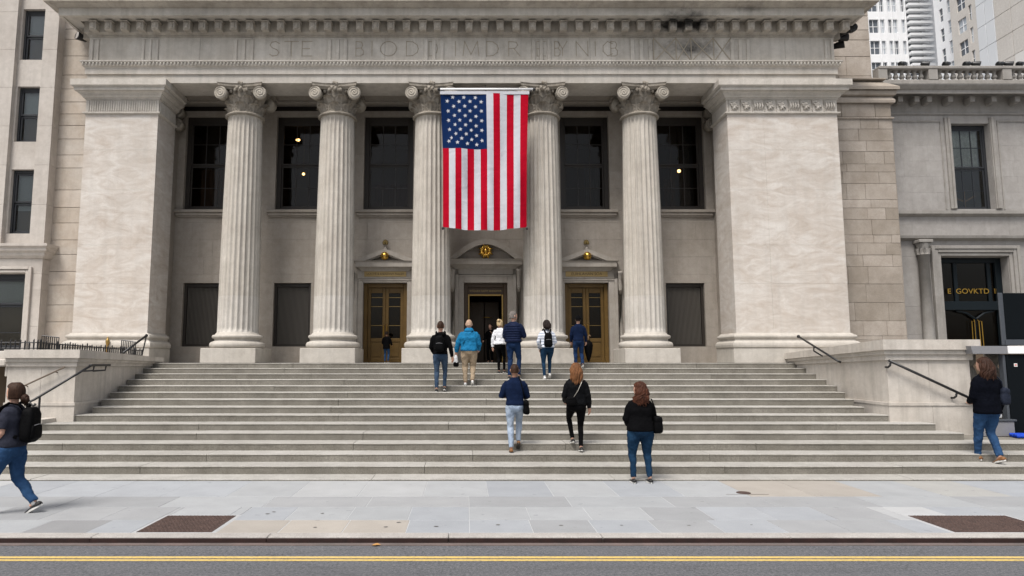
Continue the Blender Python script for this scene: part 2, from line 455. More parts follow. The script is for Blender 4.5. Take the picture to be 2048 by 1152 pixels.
for ri, (pa, pb) in enumerate(rows):
    ya, yb = GR(900, pa)[1], GR(900, pb)[1]
    if ri == 3: yb = SY0+.06
    ym = (ya+yb)/2
    xs = []
    if ri == 0: step = GR(939, 1065)[0]-GR(811, 1065)[0]
    else: step = (GR(939, 1065)[0]-GR(811, 1065)[0])*(1, 1.04, 1.9, 1.3)[ri]
    x0 = GR(939, 1065)[0]-step*int(22/step)
    while x0 < 24: xs.append(x0+(0 if ri != 3 else .3)); x0 += step
    for a, b in zip(xs[:-1], xs[1:]):
        pc = CX+F*((a+b)/2)/(ym*cos(PITCH)-H*sin(PITCH)) if True else 0
        segs = [(a, b, ya, yb)]
        for g0, g1 in gr:
            ns = []
            for (sa, sb, s0, s1) in segs:
                if sb <= g0-.05 or sa >= g1+.05 or s0 >= gy1+.05 or s1 <= gy0-.05: ns.append((sa, sb, s0, s1)); continue
                if sa < g0-.05: ns.append((sa, g0-.05, s0, s1))
                if sb > g1+.05: ns.append((g1+.05, sb, s0, s1))
                if s1 > gy1+.055: ns.append((max(sa, g0-.05), min(sb, g1+.05), max(s0, gy1+.05), s1))
            segs = ns
        for (sa, sb, s0, s1) in segs:
            if sb-sa < .03 or s1-s0 < .03: continue
            box('paving_slab', sa+.004, sb-.004, s0+.003, s1-.003, -.06, rp.uniform(-.0015, .0015), SL[tone(ri, pc)], pave, .003)
# little blemishes: iron cover and gum spots are things on the pavement
RUST = stone('rusty_iron', (.098,.064,.054), (.062,.042,.037), 8, 0, .2, rough=.8)
for gi, (g0, g1) in enumerate(gr):
    g = thing('sidewalk_grate', 'rusty brown iron pavement grate left of the tan slabs' if gi == 0 else 'rusty brown iron pavement grate below the booth near the kerb', 'grate', (g0, gy0, 0), 'pavement grates')
    box('rim', g0-.045, g1+.045, gy0-.016, gy1+.045, -.06, -.001, SL['white'], g, .002)
    m = MB(); m.box(g0, g1, gy0, gy1, -.02, .003)
    nx = int((g1-g0)/.05)
    for j in range(int((gy1-gy0)/.045)):
        for i in range(nx):
            cx_ = g0+.025+(g1-g0-.05)*i/(nx-1)+(.012 if j % 2 else -.012); cy_ = gy0+.03+j*.045
            if cy_ > gy1-.02 or cx_ < g0+.02 or cx_ > g1-.02: continue
            s = 1 if (i+j) % 2 else -1
            d = Vector((.016, .008*s, 0)); e = Vector((-.005*s, .007, 0)); c = Vector((cx_, cy_, .003))
            m.add([c-d-e, c+d-e, c+d+e, c-d+e, c-d*.7-e*.5+Vector((0,0,.008)), c+d*.7-e*.5+Vector((0,0,.008)), c+d*.7+e*.5+Vector((0,0,.008)), c-d*.7+e*.5+Vector((0,0,.008))],
                  [(4,5,6,7),(0,1,5,4),(1,2,6,5),(2,3,7,6),(3,0,4,7)])
    m.build('tread_plate', RUST, g)
cv = GR(1487, 986)
dc = thing('drain_cover', 'small dark iron cover set in the pavement before the steps', 'drain cover', (cv[0], cv[1], 0))
mk('lid', *lathegeo([(.0,.0), (.105,.0), (.11,.004), (.10,.008), (.03,.006), (0,.006)], 24, (cv[0], cv[1], .002)), RUST, dc)
box('cover_frame', cv[0]-.32, cv[0]+.34, cv[1]-.13, cv[1]-.118, .0022, .005, JOINT, dc)
gum = plain('gum_spot', (.12,.115,.11), .8)
for i, (gx, gy) in enumerate([(535,1028),(548,1024),(645,1027),(797,1045),(873,1053),(996,1050),(1122,1051),(1243,1051),(1378,1051),(1503,1050),(772,1054),(630,1055)]):
    a = GR(gx, gy); n = 9; rr = rp.uniform(.02, .035)
    mk('pavement_spot', [(a[0]+rr*rp.uniform(.7,1.2)*cos(2*pi*q/n), a[1]+rr*.8*rp.uniform(.7,1.2)*sin(2*pi*q/n), .0035) for q in range(n)]+[(a[0], a[1], .0048)], [(q, (q+1) % n, n) for q in range(n)], gum, pave)
# dry leaf in the gutter
lf = GR(752, 1092, ROADZ)
LEAFM = plain('dry_leaf', (.42,.22,.07), .8, var=.3)
tag(mk('fallen_leaf', [(lf[0]-.05,lf[1],ROADZ+.008),(lf[0],lf[1]-.035,ROADZ+.02),(lf[0]+.055,lf[1]+.01,ROADZ+.012),(lf[0]+.01,lf[1]+.04,ROADZ+.025),(lf[0]-.03,lf[1]+.03,ROADZ+.015)], [(0,1,3,4),(1,2,3)], LEAFM), 'small dry orange leaf in the gutter by the kerb', 'leaf')

# ---------------------------------------------------------------- stairs
stairs = thing('stone_stairs', 'broad flight of grey granite steps rising to the portico', 'stairs', (0, SY0, 0))
LEND = {6: 84, 7: 148, 8: 185, 9: 203, 10: 220, 11: 237, 12: 254, 13: 270, 14: 279}
REND = {5: 1928, 6: 1871, 7: 1777, 8: 1729, 9: 1708, 10: 1690, 11: 1674, 12: 1654, 13: 1636, 14: 1620}
def backpy(k):
    a = atan2(SZ(k)-H, SYn(k+1))-PITCH; return CY-F*tan(a)
rs = random.Random(21)
for k in range(1, 16):
    xl = PX(LEND[k], backpy(k), SYn(k)) if k in LEND else (-9.4 if k == 15 else -22)
    xr = PX(REND[k], backpy(k), SYn(k)) if k in REND else (9.8 if k == 15 else 22)
    h = RISE+.03 if k > 1 else .05
    d = TREAD+.05 if k < 15 else 3.2
    x = xl
    while x < xr-.01:
        w = rs.uniform(3.2, 6.0)
        if xr-(x+w) < 1.6: w = xr-x
        j = rs.uniform(-.004, .004); n0 = SYn(k)+j; z = SZ(k)+rs.uniform(-.0015, .0015)
        zb = SZ(k)-h
        prof = [(.007, zb), (.007, z-.032), (0, z-.027), (0, z-.009), (.008, z), (d, z), (d, zb)]
        ns = max(2, int(w/.35)); vs = []; fs = []; m = len(prof)
        for i in range(ns+1):
            xx = x+.004+(w-.008)*i/ns
            for q, (a, b) in enumerate(prof):
                wob = rs.uniform(-.0022, .0022) if 2 <= q <= 4 else 0
                vs.append((xx, n0+a+wob, b+(wob*.6 if q < 5 else 0)))
        for i in range(ns):
            for q in range(m): fs.append((i*m+q, (i+1)*m+q, (i+1)*m+(q+1) % m, i*m+(q+1) % m))
        fs.append(tuple(range(m))[::-1]); fs.append(tuple(ns*m+q for q in range(m)))
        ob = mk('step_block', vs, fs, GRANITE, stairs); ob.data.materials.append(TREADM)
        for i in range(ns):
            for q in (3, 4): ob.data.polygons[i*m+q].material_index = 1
        x += w
box('podium_core', -8.4, 8.7, SYn(8)+.3, LY+3, -.1, SZ(6), JOINT, stairs)

# ---------------------------------------------------------------- cheek walls
def cheek(name, label, xin_f, xin_b, xout, ztf, ztb, zbf, zbb, outer, pl):
    """wall beside the stairs; inner face from (xin_f, front) to (xin_b, back); cap slopes from front to back"""
    yf = SYn(7)-.002; yb = LY+.5
    s = 1 if xout > xin_f else -1
    t = thing(name, label, 'wall', ((xin_f+xout)/2, yf, 0))
    # body: big stones
    def slab(nm, x0f, x0b, x1, y0, y1, z0, z1f, z1b, mat, prot=0):
        vs = [(x0f, y0, z0), (x1, y0, z0), (x1, y1, z0), (x0b, y1, z0), (x0f, y0, z1f), (x1, y0, z1f), (x1, y1, z1b), (x0b, y1, z1b)]
        fs = [(0,3,2,1), (4,5,6,7), (0,1,5,4), (1,2,6,5), (2,3,7,6), (3,0,4,7)]
        return mk(nm, vs, fs, mat, t)
    zpl = SZ(7)+.26
    # plinth course + body course, split into stones along the front
    for (za, zbt, ext, nst) in ((-.1, zpl, .04, 2), (zpl+.004, None, 0, 2)):
        for i in range(nst):
            a = xin_f+(xout-xin_f)*i/nst; b = xin_f+(xout-xin_f)*(i+1)/nst
            ab = xin_b if i == 0 else a
            za1 = zbt if zbt is not None else zbf-.003; zb1 = zbt if zbt is not None else zbb-.003
            e = -s*ext if i == 0 else 0
            slab('wall_stone', a+e+(s*.003 if i else 0), ab+e+(s*.003 if i else 0), b-s*.003, yf-ext, yb, za, za1, zb1, CHEEK)
    # plinth top moulding (thin light ledge)
    for i, yy in ((0, yf),):
        slab('ledge', xin_f-s*.055, xin_b-s*.055, xout, yf-.06, yb, zpl-.05, zpl+.012, zpl+.012, CHEEK)
    # cap: three stepped mouldings, each following the slope
    th_f = ztf-zbf; th_b = ztb-zbb
    for (a, b, e) in ((0, .28, .05), (.28, .5, .1), (.5, 1, .16)):
        vs = []
        x0f, x0b = xin_f-s*e, xin_b-s*e
        za_f, zb_f = zbf+th_f*a, zbf+th_f*b-.002; za_b, zb_b = zbb+th_b*a, zbb+th_b*b-.002
        yfe = yf-e
        mk('cap_moulding' if b < 1 else 'cap_stone', [(x0f, yfe, za_f), (xout+s*(e if outer else 0), yfe, za_f), (xout+s*(e if outer else 0), yb+e*.2, za_b), (x0b, yb+e*.2, za_b), (x0f, yfe, zb_f), (xout+s*(e if outer else 0), yfe, zb_f), (xout+s*(e if outer else 0), yb+e*.2, zb_b), (x0b, yb+e*.2, zb_b)],
           [(0,3,2,1), (4,5,6,7), (0,1,5,4), (1,2,6,5), (2,3,7,6), (3,0,4,7)], CHEEK, t)
    return t
yf7 = SYn(7)
zl = [PZ(p, yf7-.1) for p in (699, 733)]; zr = [PZ(p, yf7-.1) for p in (679, 720)]
XLI = PX(149, 780, yf7); XRI = PX(1777, 780, yf7)
cheek('cheek_wall', 'pale stone wall beside the left end of the steps carrying a low spiked fence', XLI, PX(282, 735, LY-.5), PX(12, 780, yf7), zl[0], PZ(715, LY), zl[1], PZ(733, LY), False, 0)
cheek('cheek_wall', 'pale stone wall beside the right end of the steps with a moulded cap', XRI, PX(1612, 735, LY-.5), PX(1943, 780, yf7), zr[0], PZ(707, LY), zr[1], PZ(730, LY), True, 0)
# lower flank stones where the side steps die into the walls
box('flank_block', PX(60, 850, SYn(6)), PX(84, 850, SYn(6))-.004, SYn(6)+.005, yf7-.02, SZ(5)+.002, SZ(6)+.09, CHEEK, stairs, .01)
# basement recess at the far left and terrace behind the walls
xl12 = PX(12, 780, yf7)
bas = thing('basement_entry', 'dark basement opening left of the pale stair wall', 'entrance', (xl12-1, yf7, 0))
box('recess_wall', xl12-6, xl12-.004, yf7+1.6, yf7+1.9, 0, zl[1]-.004, ROOM, bas)
box('lintel', xl12-6, xl12-.004, yf7-.02, LY+.5, zl[1], zl[0]-.03, CHEEK, bas, .01)
box('lintel_moulding', xl12-6, xl12-.004, yf7-.08, yf7-.022, zl[1]+.01, zl[1]+.16, CHEEK, bas, .02)
box('jamb_block', xl12-.06, xl12-.004, yf7+.0, yf7+.3, zl[1]-.22, zl[1]-.004, CHEEK, bas, .01)
# podium under the temple
pod = tag(box('terrace', -16, 26, LY+.9, 30, -.2, LZ-.012, GRANITE), kind='structure')
box('landing_side', -16, -8.6, LY+.52, LY+.9, -.2, LZ-.3, GRANITE, pod)
box('side_platform', XRI+.5, 26, SYn(5)+.02, LY+.89, -.2, SZ(4)-.004, GRANITE, pod)
# ================================================================ TEMPLE FRONT
temple = thing('temple_building', 'pale stone classical building with a fluted column portico and carved entablature', 'building', (0, YP, LZ))
ZS = PZ(166, YP)                                  # soffit
# ---- columns
RB, RT = .60, .515
PLH = .43; BASEH = .47
def shaft_geo(z0, z1, zA, zB, nfl=24, sub=6, rings=16):
    """fluted drum between z0..z1 of a shaft that runs zA..zB"""
    v = []; f = []; n = nfl*sub
    zs = frange(z0, z1, rings)
    for e in (zA+.05, zA+.10, zA+.16, zB-.16, zB-.1, zB-.05):
        if z0 < e < z1: zs.append(e)
    zs = sorted(zs)
    for z in zs:
        t = (z-zA)/(zB-zA)
        R = RB+(RT-RB)*(t**1.6)
        lo = min(1, max(0, (z-zA-.04)/.12)); hi = min(1, max(0, (zB-.04-z)/.12))
        dep = .062*sqrt(max(0, 1-(1-min(lo, hi))**2))
        for k in range(n):
            a = 2*pi*k/n; u = (k % sub)/sub
            w = abs(u-.5)*2                        # 1 at fillet, 0 mid flute
            q = 0 if w > .82 else sqrt(1-(w/.82)**2)
            r = R-dep*q; v.append((r*cos(a), r*sin(a), z))
    m = len(zs)
    for i in range(m-1):
        for k in range(n): f.append((i*n+k, i*n+(k+1) % n, (i+1)*n+(k+1) % n, (i+1)*n+k))
    return v, f
CAPH = ZS-PZ(229, YC-.5)
HC = ZS-LZ                                        # full column height
zA = PLH+BASEH; zB = HC-CAPH
ZCLEAN = PZ(590, YC-.6)-LZ
def torus(pr, zc, rr, hh, n=7): return [(pr+rr*cos(a)-rr, zc+hh*sin(a)) for a in frange(-pi/2, pi/2, n)]
bprof = [(.0, 0), (.70, 0)]+torus(.80, .10, .09, .10)+[(.70, .205), (.665, .225), (.65, .25), (.665, .275), (.685, .29)]+torus(.735, .345, .055, .055)+[(.66, .405), (.64, .42), (.625, .45), (.605, BASEH), (0, BASEH)]
# ---- capital pieces
def leaf_geo(c, ang, r0, z0, hgt, wid, curl, nu=13, nv=12):
    v = []; f = []
    for j in range(nv+1):
        t = j/nv
        out = .02+curl*(t**2.6); z = z0+hgt*(t if t < .8 else .8+(t-.8)*.35)-(.06*hgt*max(0, t-.86)/.14)
        ww = wid*(.75+.45*sin(pi*min(t*.95, 1)))*(1-.55*max(0, t-.72)/.28)
        ww *= 1+.13*sin(t*22)
        for i in range(nu):
            s = (i/(nu-1)-.5)*2
            rib = .026*cos(s*11)*(1-.3*t)-.035*s*s+.012*sin(t*26)*abs(s)
            R = r0+out+rib+(.018 if i == nu//2 else 0); a = ang+s*ww/max(r0, .1)
            v.append((c[0]+R*cos(a), c[1]+R*sin(a), z))
    for j in range(nv):
        for i in range(nu-1): f.append((j*nu+i, j*nu+i+1, (j+1)*nu+i+1, (j+1)*nu+i))
    return v, f
def volute_geo(c, nrm, R, th, turns=2.6):
    """spiral scroll disc facing nrm (XY) with thickness th going backwards"""
    n = Vector((nrm[0], nrm[1], 0)).normalized(); s = Vector((-n.y, n.x, 0)); up = Vector((0,0,1)); C = Vector(c)
    v = []; f = []; na = 40; nr = 13
    for j in range(nr+1):
        rr = R*(.04+.96*j/nr)
        for k in range(na):
            a = 2*pi*k/na
            ph = (j/nr)*turns-k/na
            hgt = .034*(.5+.5*cos(2*pi*ph))*(0.6+.4*j/nr)+.03*(1-j/nr)
            if j == nr: hgt = .0
            v.append(C+s*rr*cos(a)+up*rr*sin(a)+n*hgt)
    base = len(v)
    for k in range(na):
        a = 2*pi*k/na; v.append(C+s*R*.9*cos(a)+up*R*.9*sin(a)-n*th*.5)
    for k in range(na):
        a = 2*pi*k/na; v.append(C+s*R*.98*cos(a)+up*R*.98*sin(a)-n*th)
    for j in range(nr+2):
        for k in range(na):
            f.append((j*na+k, j*na+(k+1) % na, (j+1)*na+(k+1) % na, (j+1)*na+k))
    f.append(tuple(range(na))[::-1]); f.append(tuple((nr+2)*na+k for k in range(na)))
    return v, f
def capital_mesh():
    m = MB(); ch = CAPH
    m.add(*lathegeo([(0, 0), (.50, 0), (.575, .005), (.60, .03), (.60, .055), (.575, .08), (.515, .09), (.49, .14), (.47, ch*.5), (.50, ch*.75), (.56, ch*.86), (0, ch*.86)], 40))
    for k in range(8):
        m.add(*leaf_geo((0,0), pi/8*(2*k+1)+pi/8, .48, .085, ch*.34, .185, .17))
        m.add(*leaf_geo((0,0), pi/4*k+pi/8, .47, .085, ch*.60, .185, .22))
    # echinus with eggs
    for k in range(20):
        a = 2*pi*k/20; m.add(*sphgeo((.55*cos(a), .55*sin(a), ch*.80), (.055, .055, .075), 8, 6))
    return m
VOLM = stone('volute_stone', (.38,.345,.29), (.46,.425,.37), 4, .3, .08, dirt=.4)
def capital(parent, z):
    ch = CAPH
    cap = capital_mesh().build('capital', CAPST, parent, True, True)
    cap.location = (0, 0, z)
    # abacus with concave sides
    pts = []
    A = .80
    for q in range(4):
        a0 = pi/4+q*pi/2; a1 = a0+pi/2
        for i in range(9):
            t = i/9; p = Vector((cos(a0), sin(a0)))*(1-t)+Vector((cos(a1), sin(a1)))*t
            mid = Vector((cos((a0+a1)/2), sin((a0+a1)/2))); p = p-mid*.13*sin(pi*t)
            pts.append(p*A*1.18)
    vs = []; fs = []; n = len(pts)
    for (sc, zz) in ((.88, ch*.83), (.91, ch*.86), (.97, ch*.89), (1.0, ch*.90), (1.0, ch*.96), (1.04, ch-.004)):
        vs += [(p.x*sc, p.y*sc, zz) for p in pts]
    for i in range(5):
        for k in range(n): fs.append((i*n+k, i*n+(k+1) % n, (i+1)*n+(k+1) % n, (i+1)*n+k))
    fs.append(tuple(range(n))[::-1]); fs.append(tuple(5*n+k for k in range(n)))
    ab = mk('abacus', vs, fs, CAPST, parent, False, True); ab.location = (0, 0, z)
    R = ch*.205
    for sx in (-1, 1):
        for sy in (-1, 1):
            v = mk('volute', *volute_geo((sx*.60, sy*.60, ch*.685), (sx*.16, sy), R, .22), VOLM, parent, True, True); v.location = (0, 0, z)
    for sy in (-1, 1):
        fm = MB(); rr = random.Random(4)
        for q in range(11):
            fm.add(*sphgeo((rr.uniform(-.1, .1), sy*(.69+rr.uniform(0, .05)), ch*(.80+rr.uniform(-.09, .19))), (.045, .04, .05), 8, 6))
        fl = fm.build('fleuron', CAPST, parent, True, True); fl.location = (0, 0, z)
cols = [PX(p, 500, YC) for p in (481.7, 670, 862.4, 1084.9, 1285.6)]
proto = mk('column', *shaft_geo(ZCLEAN, zB, zA, zB), SHAFT, temple, True)
proto.matrix_parent_inverse = Matrix.Translation(-temple.location)
proto.location = (cols[0], YC, LZ)
lo = mk('lower_drum', *shaft_geo(zA, ZCLEAN-.002, zA, zB), SHAFTLO, proto, True, True)
mk('base', *lathegeo(bprof, 56), BASEST, proto, True, True).location = (0, 0, PLH)
mk('plinth', *boxgeo(-.80, .80, -.80, .80, 0, PLH-.002, .012), BASEST, proto, False, True)
capital(proto, zB)
for c in cols[1:]:
    q = copytree(proto, temple); q.location.x = c
# ---- piers
def rect_path(x0, x1, yf, yb): return [(x0, yb), (x0, yf), (x1, yf), (x1, yb)]
PD = YP+1.2
def pier(x0, x1, carved):
    body0 = LZ+PLH+BASEH-.03; cz0 = PZ(229, YP)
    root = box('pier', x0+.005, x1-.005, YP+.03, PD, body0, cz0, MARBLE, temple)
    # facing slabs
    zs = [body0, PZ(567, YP), PZ(490, YP), PZ(380, YP), PZ(300, YP), cz0]
    cuts = [x0, x1] if not carved else [x0, PX(1530, 300, YP), x1]
    for za, zb in zip(zs[:-1], zs[1:]):
        for a, b in zip(cuts[:-1], cuts[1:]): box('facing_slab', a+.0015, b-.0015, YP, YP+.028, za+.0012, zb-.0012, MARBLE, root, .002)
    path = rect_path(x0, x1, YP, PD)
    # capital
    def z(p, o): return PZ(p, YP-o)
    sweep('astragal', path, [(-.05, cz0), (.02, cz0), (.07, cz0+.03), (.07, cz0+.06), (.0, cz0+.075), (-.05, cz0+.075)], STONE, root)
    f0, f1 = cz0+.077, z(199, .03)
    sweep('carved_band', path, [(-.05, f0), (.005, f0), (.005, f1), (-.05, f1)], STONE, root)
    sweep('pier_cornice', path, [(-.05, f1+.001), (.035, f1+.001), (.035, f1+.045), (.075, f1+.05), (.11, z(189.5, .11)), (.13, z(189, .13)), (.13, z(187.3, .13)), (.17, z(184, .17)), (.225, z(181, .225)), (.225, z(179.8, .225)), (.26, z(179.3, .26)), (.26, z(173.4, .26)), (.285, z(173, .285)), (.31, z(170, .31)), (.335, z(169, .335)), (.335, ZS-.004), (-.05, ZS-.004)], STONE, root)
    if not carved:
        n = 30
        for side in range(2):
            for i in range(n if side == 0 else 12):
                if side == 0:
                    xc = x0+.05+(x1-x0-.1)*(i+.5)/n; v, f = boxgeo(xc-.019, xc+.019, YP-.03, YP-.004, f0+.02, f1-.02, .012)
                else:
                    yc = YP+.05+(PD-YP-.1)*(i+.5)/12; v, f = boxgeo(x1+.004, x1+.03, yc-.03, yc+.03, f0+.02, f1-.02, .012)
                mk('flute_rib', v, f, STONE, root)
    else:
        n = 9; rr = random.Random(5)
        for i in range(n):
            xa = x0+.04+(x1-x0-.08)*i/n; xb = x0+.04+(x1-x0-.08)*(i+1)/n; m = MB(); xc = (xa+xb)/2; zc = (f0+f1)/2; hh = (f1-f0)/2-.03; ww = (xb-xa)/2-.03
            m.box(xa+.0, xa+.022, YP-.04, YP-.004, f0+.012, f1-.012, .006)
            if i % 3 != 2:
                for q in range(12):
                    a = 2*pi*q/12; r = .75
                    pts = [(xc+ww*r*cos(a)*t+.035*sin(a*3+t*4), YP-.012-.04*sin(pi*t), zc+hh*r*sin(a)*t*1.2) for t in (.12, .4, .7, 1)]
                    m.tube(pts, [.016, .024, .022, .008], 6)
                m.add(*sphgeo((xc, YP-.02, zc), .04, 8, 6))
            else:
                for q in range(4):
                    xx = xc+(q-1.5)*ww*.5; m.tube([(xx, YP-.02, zc-hh*.8), (xx+.02, YP-.045, zc), (xx, YP-.02, zc+hh*.8)], [.02, .03, .012], 6)
            m.build('acanthus_carving', STONE, root, True)
    # base mouldings and plinth
    b0 = LZ+PLH
    pl = [(-.05, b0), (.14, b0), (.185, b0+.04), (.19, b0+.10), (.175, b0+.16), (.13, b0+.2), (.09, b0+.215), (.075, b0+.25), (.085, b0+.285), (.115, b0+.3), (.13, b0+.34), (.11, b0+.385), (.06, b0+.405), (.045, b0+.425), (.02, b0+.445), (-.05, b0+.46)]
    sweep('pier_base', path, pl, BASEST, root)
    box('pier_plinth', x0-.16, x1+.16, YP-.16, PD+.02, LZ, b0-.002, BASEST, root, .012)
    return root
XPL0, XPL1 = PX(167, 300, YP), PX(313, 300, YP)
XPR0, XPR1 = PX(1457, 300, YP), PX(1678.5, 300, YP)
pier(XPL0, XPL1, False); pier(XPR0, XPR1, True)
# pier responds against the wall
for (xa, xb) in ((XPL0-.1, XPL1-.28), (XPR0+.28, XPR1+.1)):
    box('rear_pier', xa, xb, PD+.001, YW+.2, LZ, ZS+.2, BLOCK, temple)
    sc = xb+.0 if xa < 0 else xa
    for q in (0, 1):
        mk('respond_volute', *volute_geo((sc+(.16 if xa < 0 else -.16), PD+.35, ZS-.30-.42*q), (.05, -1), .2, .3), CAPST, temple, True)
# ---- entablature
XE0, XE1 = PX(178, 100, YP), PX(1668, 100, YP)
EP = [(XE0, YP+8), (XE0, YP), (XE1, YP), (XE1, YP+8)]
def z(p, o): return PZ(p, YP-o)
ent = sweep('entablature', EP, [(-1.0, ZS), (0, ZS), (0, z(149.5, 0)), (-1.0, z(149.5, 0))], STONE, temple)
sweep('upper_fascia', EP, [(-1.0, z(149.5, 0)+.001), (.015, z(149.5, 0)+.001), (.05, z(148, .05)), (.05, z(136.5, .05)), (-1.0, z(136.5, .05))], STONE, ent)
zb0, zb1 = z(136.5, .05)+.001, z(122, .1)
sweep('bead_course', EP, [(-1.0, zb0), (.05, zb0), (.07, zb0+.03), (.12, zb0+.06), (.12, zb1-.06), (.17, zb1-.04), (.17, zb1), (-1.0, zb1)], STONE, ent)
mb = MB(); npx = 215
for i in range(npx):
    xx = XE0-.08+(XE1-XE0+.16)*i/(npx-1); mb.add(*sphgeo((xx, YP-.135, (zb0+zb1)/2+.01), (.034, .04, .062), 6, 4))
tag(mb.build('egg_and_dart', ENTAB, ent, True), kind='stuff')
zf0, zf1 = zb1+.001, z(75, 0)
# frieze of separate panels
divs = [(182, 199), (283, 318), (467, 508), (655, 695), (848, 888), (1063, 1102), (1260, 1305), (1460, 1500), (1648, 1667)]
def fx(p): return PX(p, 98, YP)
fedge = [fx(a) for a in (178, 400, 581, 770, 972, 1180, 1380, 1570, 1668)]; fedge[0] = XE0; fedge[-1] = XE1
for a, b in zip(fedge[:-1], fedge[1:]): box('frieze_panel', a+.003, b-.003, YP+.0, YP+.4, zf0, zf1, ENTAB, ent, .003)
sweep('frieze_return', [(XE0+.001, YP+8), (XE0+.001, YP+.41)], [(-.6, zf0), (0, zf0), (0, zf1), (-.6, zf1)], ENTAB, ent)
sweep('frieze_return', [(XE1-.001, YP+.41), (XE1-.001, YP+8)], [(-.6, zf0), (0, zf0), (0, zf1), (-.6, zf1)], ENTAB, ent)
for (a, b) in divs:
    xa, xb = fx(a), fx(b); m = MB(); n = 3 if b-a > 20 else 2
    w = (xb-xa)/(n*2-1)
    m.box(xa-.02, xb+.02, YP-.012, YP-.001, zf1-.07, zf1-.012, .004)
    for i in range(n): m.box(xa+w*2*i+.004, xa+w*(2*i+1)-.004, YP-.04, YP-.0012, zf0+.01, zf1-.075, .012)
    m.build('frieze_divider', ENTAB, ent)
# incised letters as thin strokes
LET = {
 'S': [[(.95,.85),(.6,1),(.25,.95),(.08,.75),(.3,.56),(.7,.44),(.92,.25),(.75,.05),(.35,0),(.05,.13)]],
 'T': [[(0,1),(1,1)], [(.5,1),(.5,0)]], 'E': [[(1,1),(.1,1),(.1,0),(1,0)], [(.1,.5),(.8,.5)]],
 'B': [[(.1,0),(.1,1),(.7,.96),(.85,.75),(.7,.55),(.1,.52)], [(.7,.52),(.95,.35),(.9,.1),(.65,0),(.1,0)]],
 'I': [[(.5,0),(.5,1)]], 'O': [[(.5+.5*cos(a), .5+.5*sin(a)) for a in frange(0, 2*pi, 18)]],
 'D': [[(.1,0),(.1,1),(.55,.97),(.88,.75),(.95,.5),(.88,.25),(.55,.03),(.1,0)]],
 'M': [[(0,0),(.1,1),(.5,.1),(.9,1),(1,0)]], 'R': [[(.1,0),(.1,1),(.7,.95),(.82,.75),(.65,.55),(.1,.5)], [(.5,.52),(1,0)]],
 'Y': [[(0,1),(.5,.5),(1,1)], [(.5,.5),(.5,0)]], 'N': [[(.05,0),(.05,1),(.95,0),(.95,1)]], 'C': [[(.95,.85),(.5,1),(.1,.7),(.1,.3),(.5,0),(.95,.15)]]}
zl0, zl1 = PZ(112, YP), PZ(83, YP)
def stroke(m, pts, y, w, d=.004):
    for (xa, za), (xb, zb) in zip(pts[:-1], pts[1:]):
        d_ = Vector((xb-xa, 0, zb-za)); 
        if d_.length < 1e-4: continue
        u = d_.normalized(); n = Vector((-u.z, 0, u.x))*w/2; u = u*w*.4
        a = Vector((xa, y, za))-u; b = Vector((xb, y, zb))+u
        q = [a-n, b-n, b+n, a+n]; m.add(q+[p-Vector((0, d, 0)) for p in q], [(4,5,6,7), (0,1,5,4), (1,2,6,5), (2,3,7,6), (3,0,4,7)])
for ch, a, b in [('S',538,560),('T',569,597),('E',602,624),('B',710,728),('I',737,751),('O',761,793),('D',810,838),('D',856,876),('I',904,918),('M',926,958),('D',971,998),('R',1015,1040),('E',1072,1091),('B',1108,1121),('Y',1116,1134),('N',1151,1177),('I',1184,1197),('C',1204,1226),('B',1220,1236)]:
    xa, xb = fx(a), fx(b); m = MB()
    for pl in LET[ch]: stroke(m, [(xa+(xb-xa)*p, zl0+(zl1-zl0)*q) for p, q in pl], YP-.0015, .022)
    m.build('letter', INCISE, ent)
# lattice panel with crossing bars
m = MB(); ya = YP-.0015
lx = [fx(p) for p in (1307, 1352, 1382, 1427, 1462)]
for a, b in zip(lx[:-1], lx[1:]):
    stroke(m, [(a, zf0+.02), (b, zf1-.02)], ya, .03, .012); stroke(m, [(a, zf1-.02), (b, zf0+.02)], ya-.001, .03, .012)
for a in lx: stroke(m, [(a, zf0+.02), (a, zf1-.02)], ya-.002, .025, .012)
m.build('lattice_panel', INCISE, ent)
# bed mould, modillions, corona, cyma
sweep('bed_mould', EP, [(-1.0, zf1+.001), (.0, zf1+.001), (.03, z(73, .03)), (.03, z(70, .03)), (.09, z(66, .09)), (.12, z(64, .12)), (.12, z(40, .12)), (-1.0, z(40, .12))], CORN, ent)
zc0 = z(30.5, .62)
sweep('corona', EP, [(-1.0, z(40, .12)+.002), (.2, z(40, .12)+.002), (.2, zc0+.03), (.54, zc0+.03), (.54, zc0), (.62, zc0), (.62, z(16, .62)), (-1.0, z(16, .62))], ENTAB, ent)
zt = z(-2, .9)
sweep('cyma', EP, [(-1.0, z(16, .62)+.002), (.65, z(16, .62)+.002), (.67, z(14, .67)), (.72, z(11, .72)), (.80, z(6, .8)), (.88, z(2.5, .88)), (.92, z(1, .92)), (.92, zt), (-1.0, zt+.05)], CORN, ent)
mod = MB(); m0, m1 = z(62, .3), z(42, .3)
mod.box(-.105, .105, -.24, .0, m0+.02, m1-.05, .012); mod.box(-.125, .125, -.27, .0, m1-.048, m1+.0, .012)
mod.box(-.05, .05, -.262, -.24, m0+.05, m1-.08, .02); mod.add(*sphgeo((0, -.245, m0+.09), (.07, .04, .045), 8, 6))
nm = 49; x0m, x1m = PX(187, 52, YP-.3), PX(1690, 52, YP-.3)
mo = mod.build('modillion', CORN, ent); mo.location = (x0m, YP-.12, 0)
for i in range(1, nm):
    c = mo.copy(); COL.objects.link(c); c.parent = ent; c.location = (x0m+(x1m-x0m)*i/(nm-1)+random.uniform(-.02, .02), YP-.12, 0)
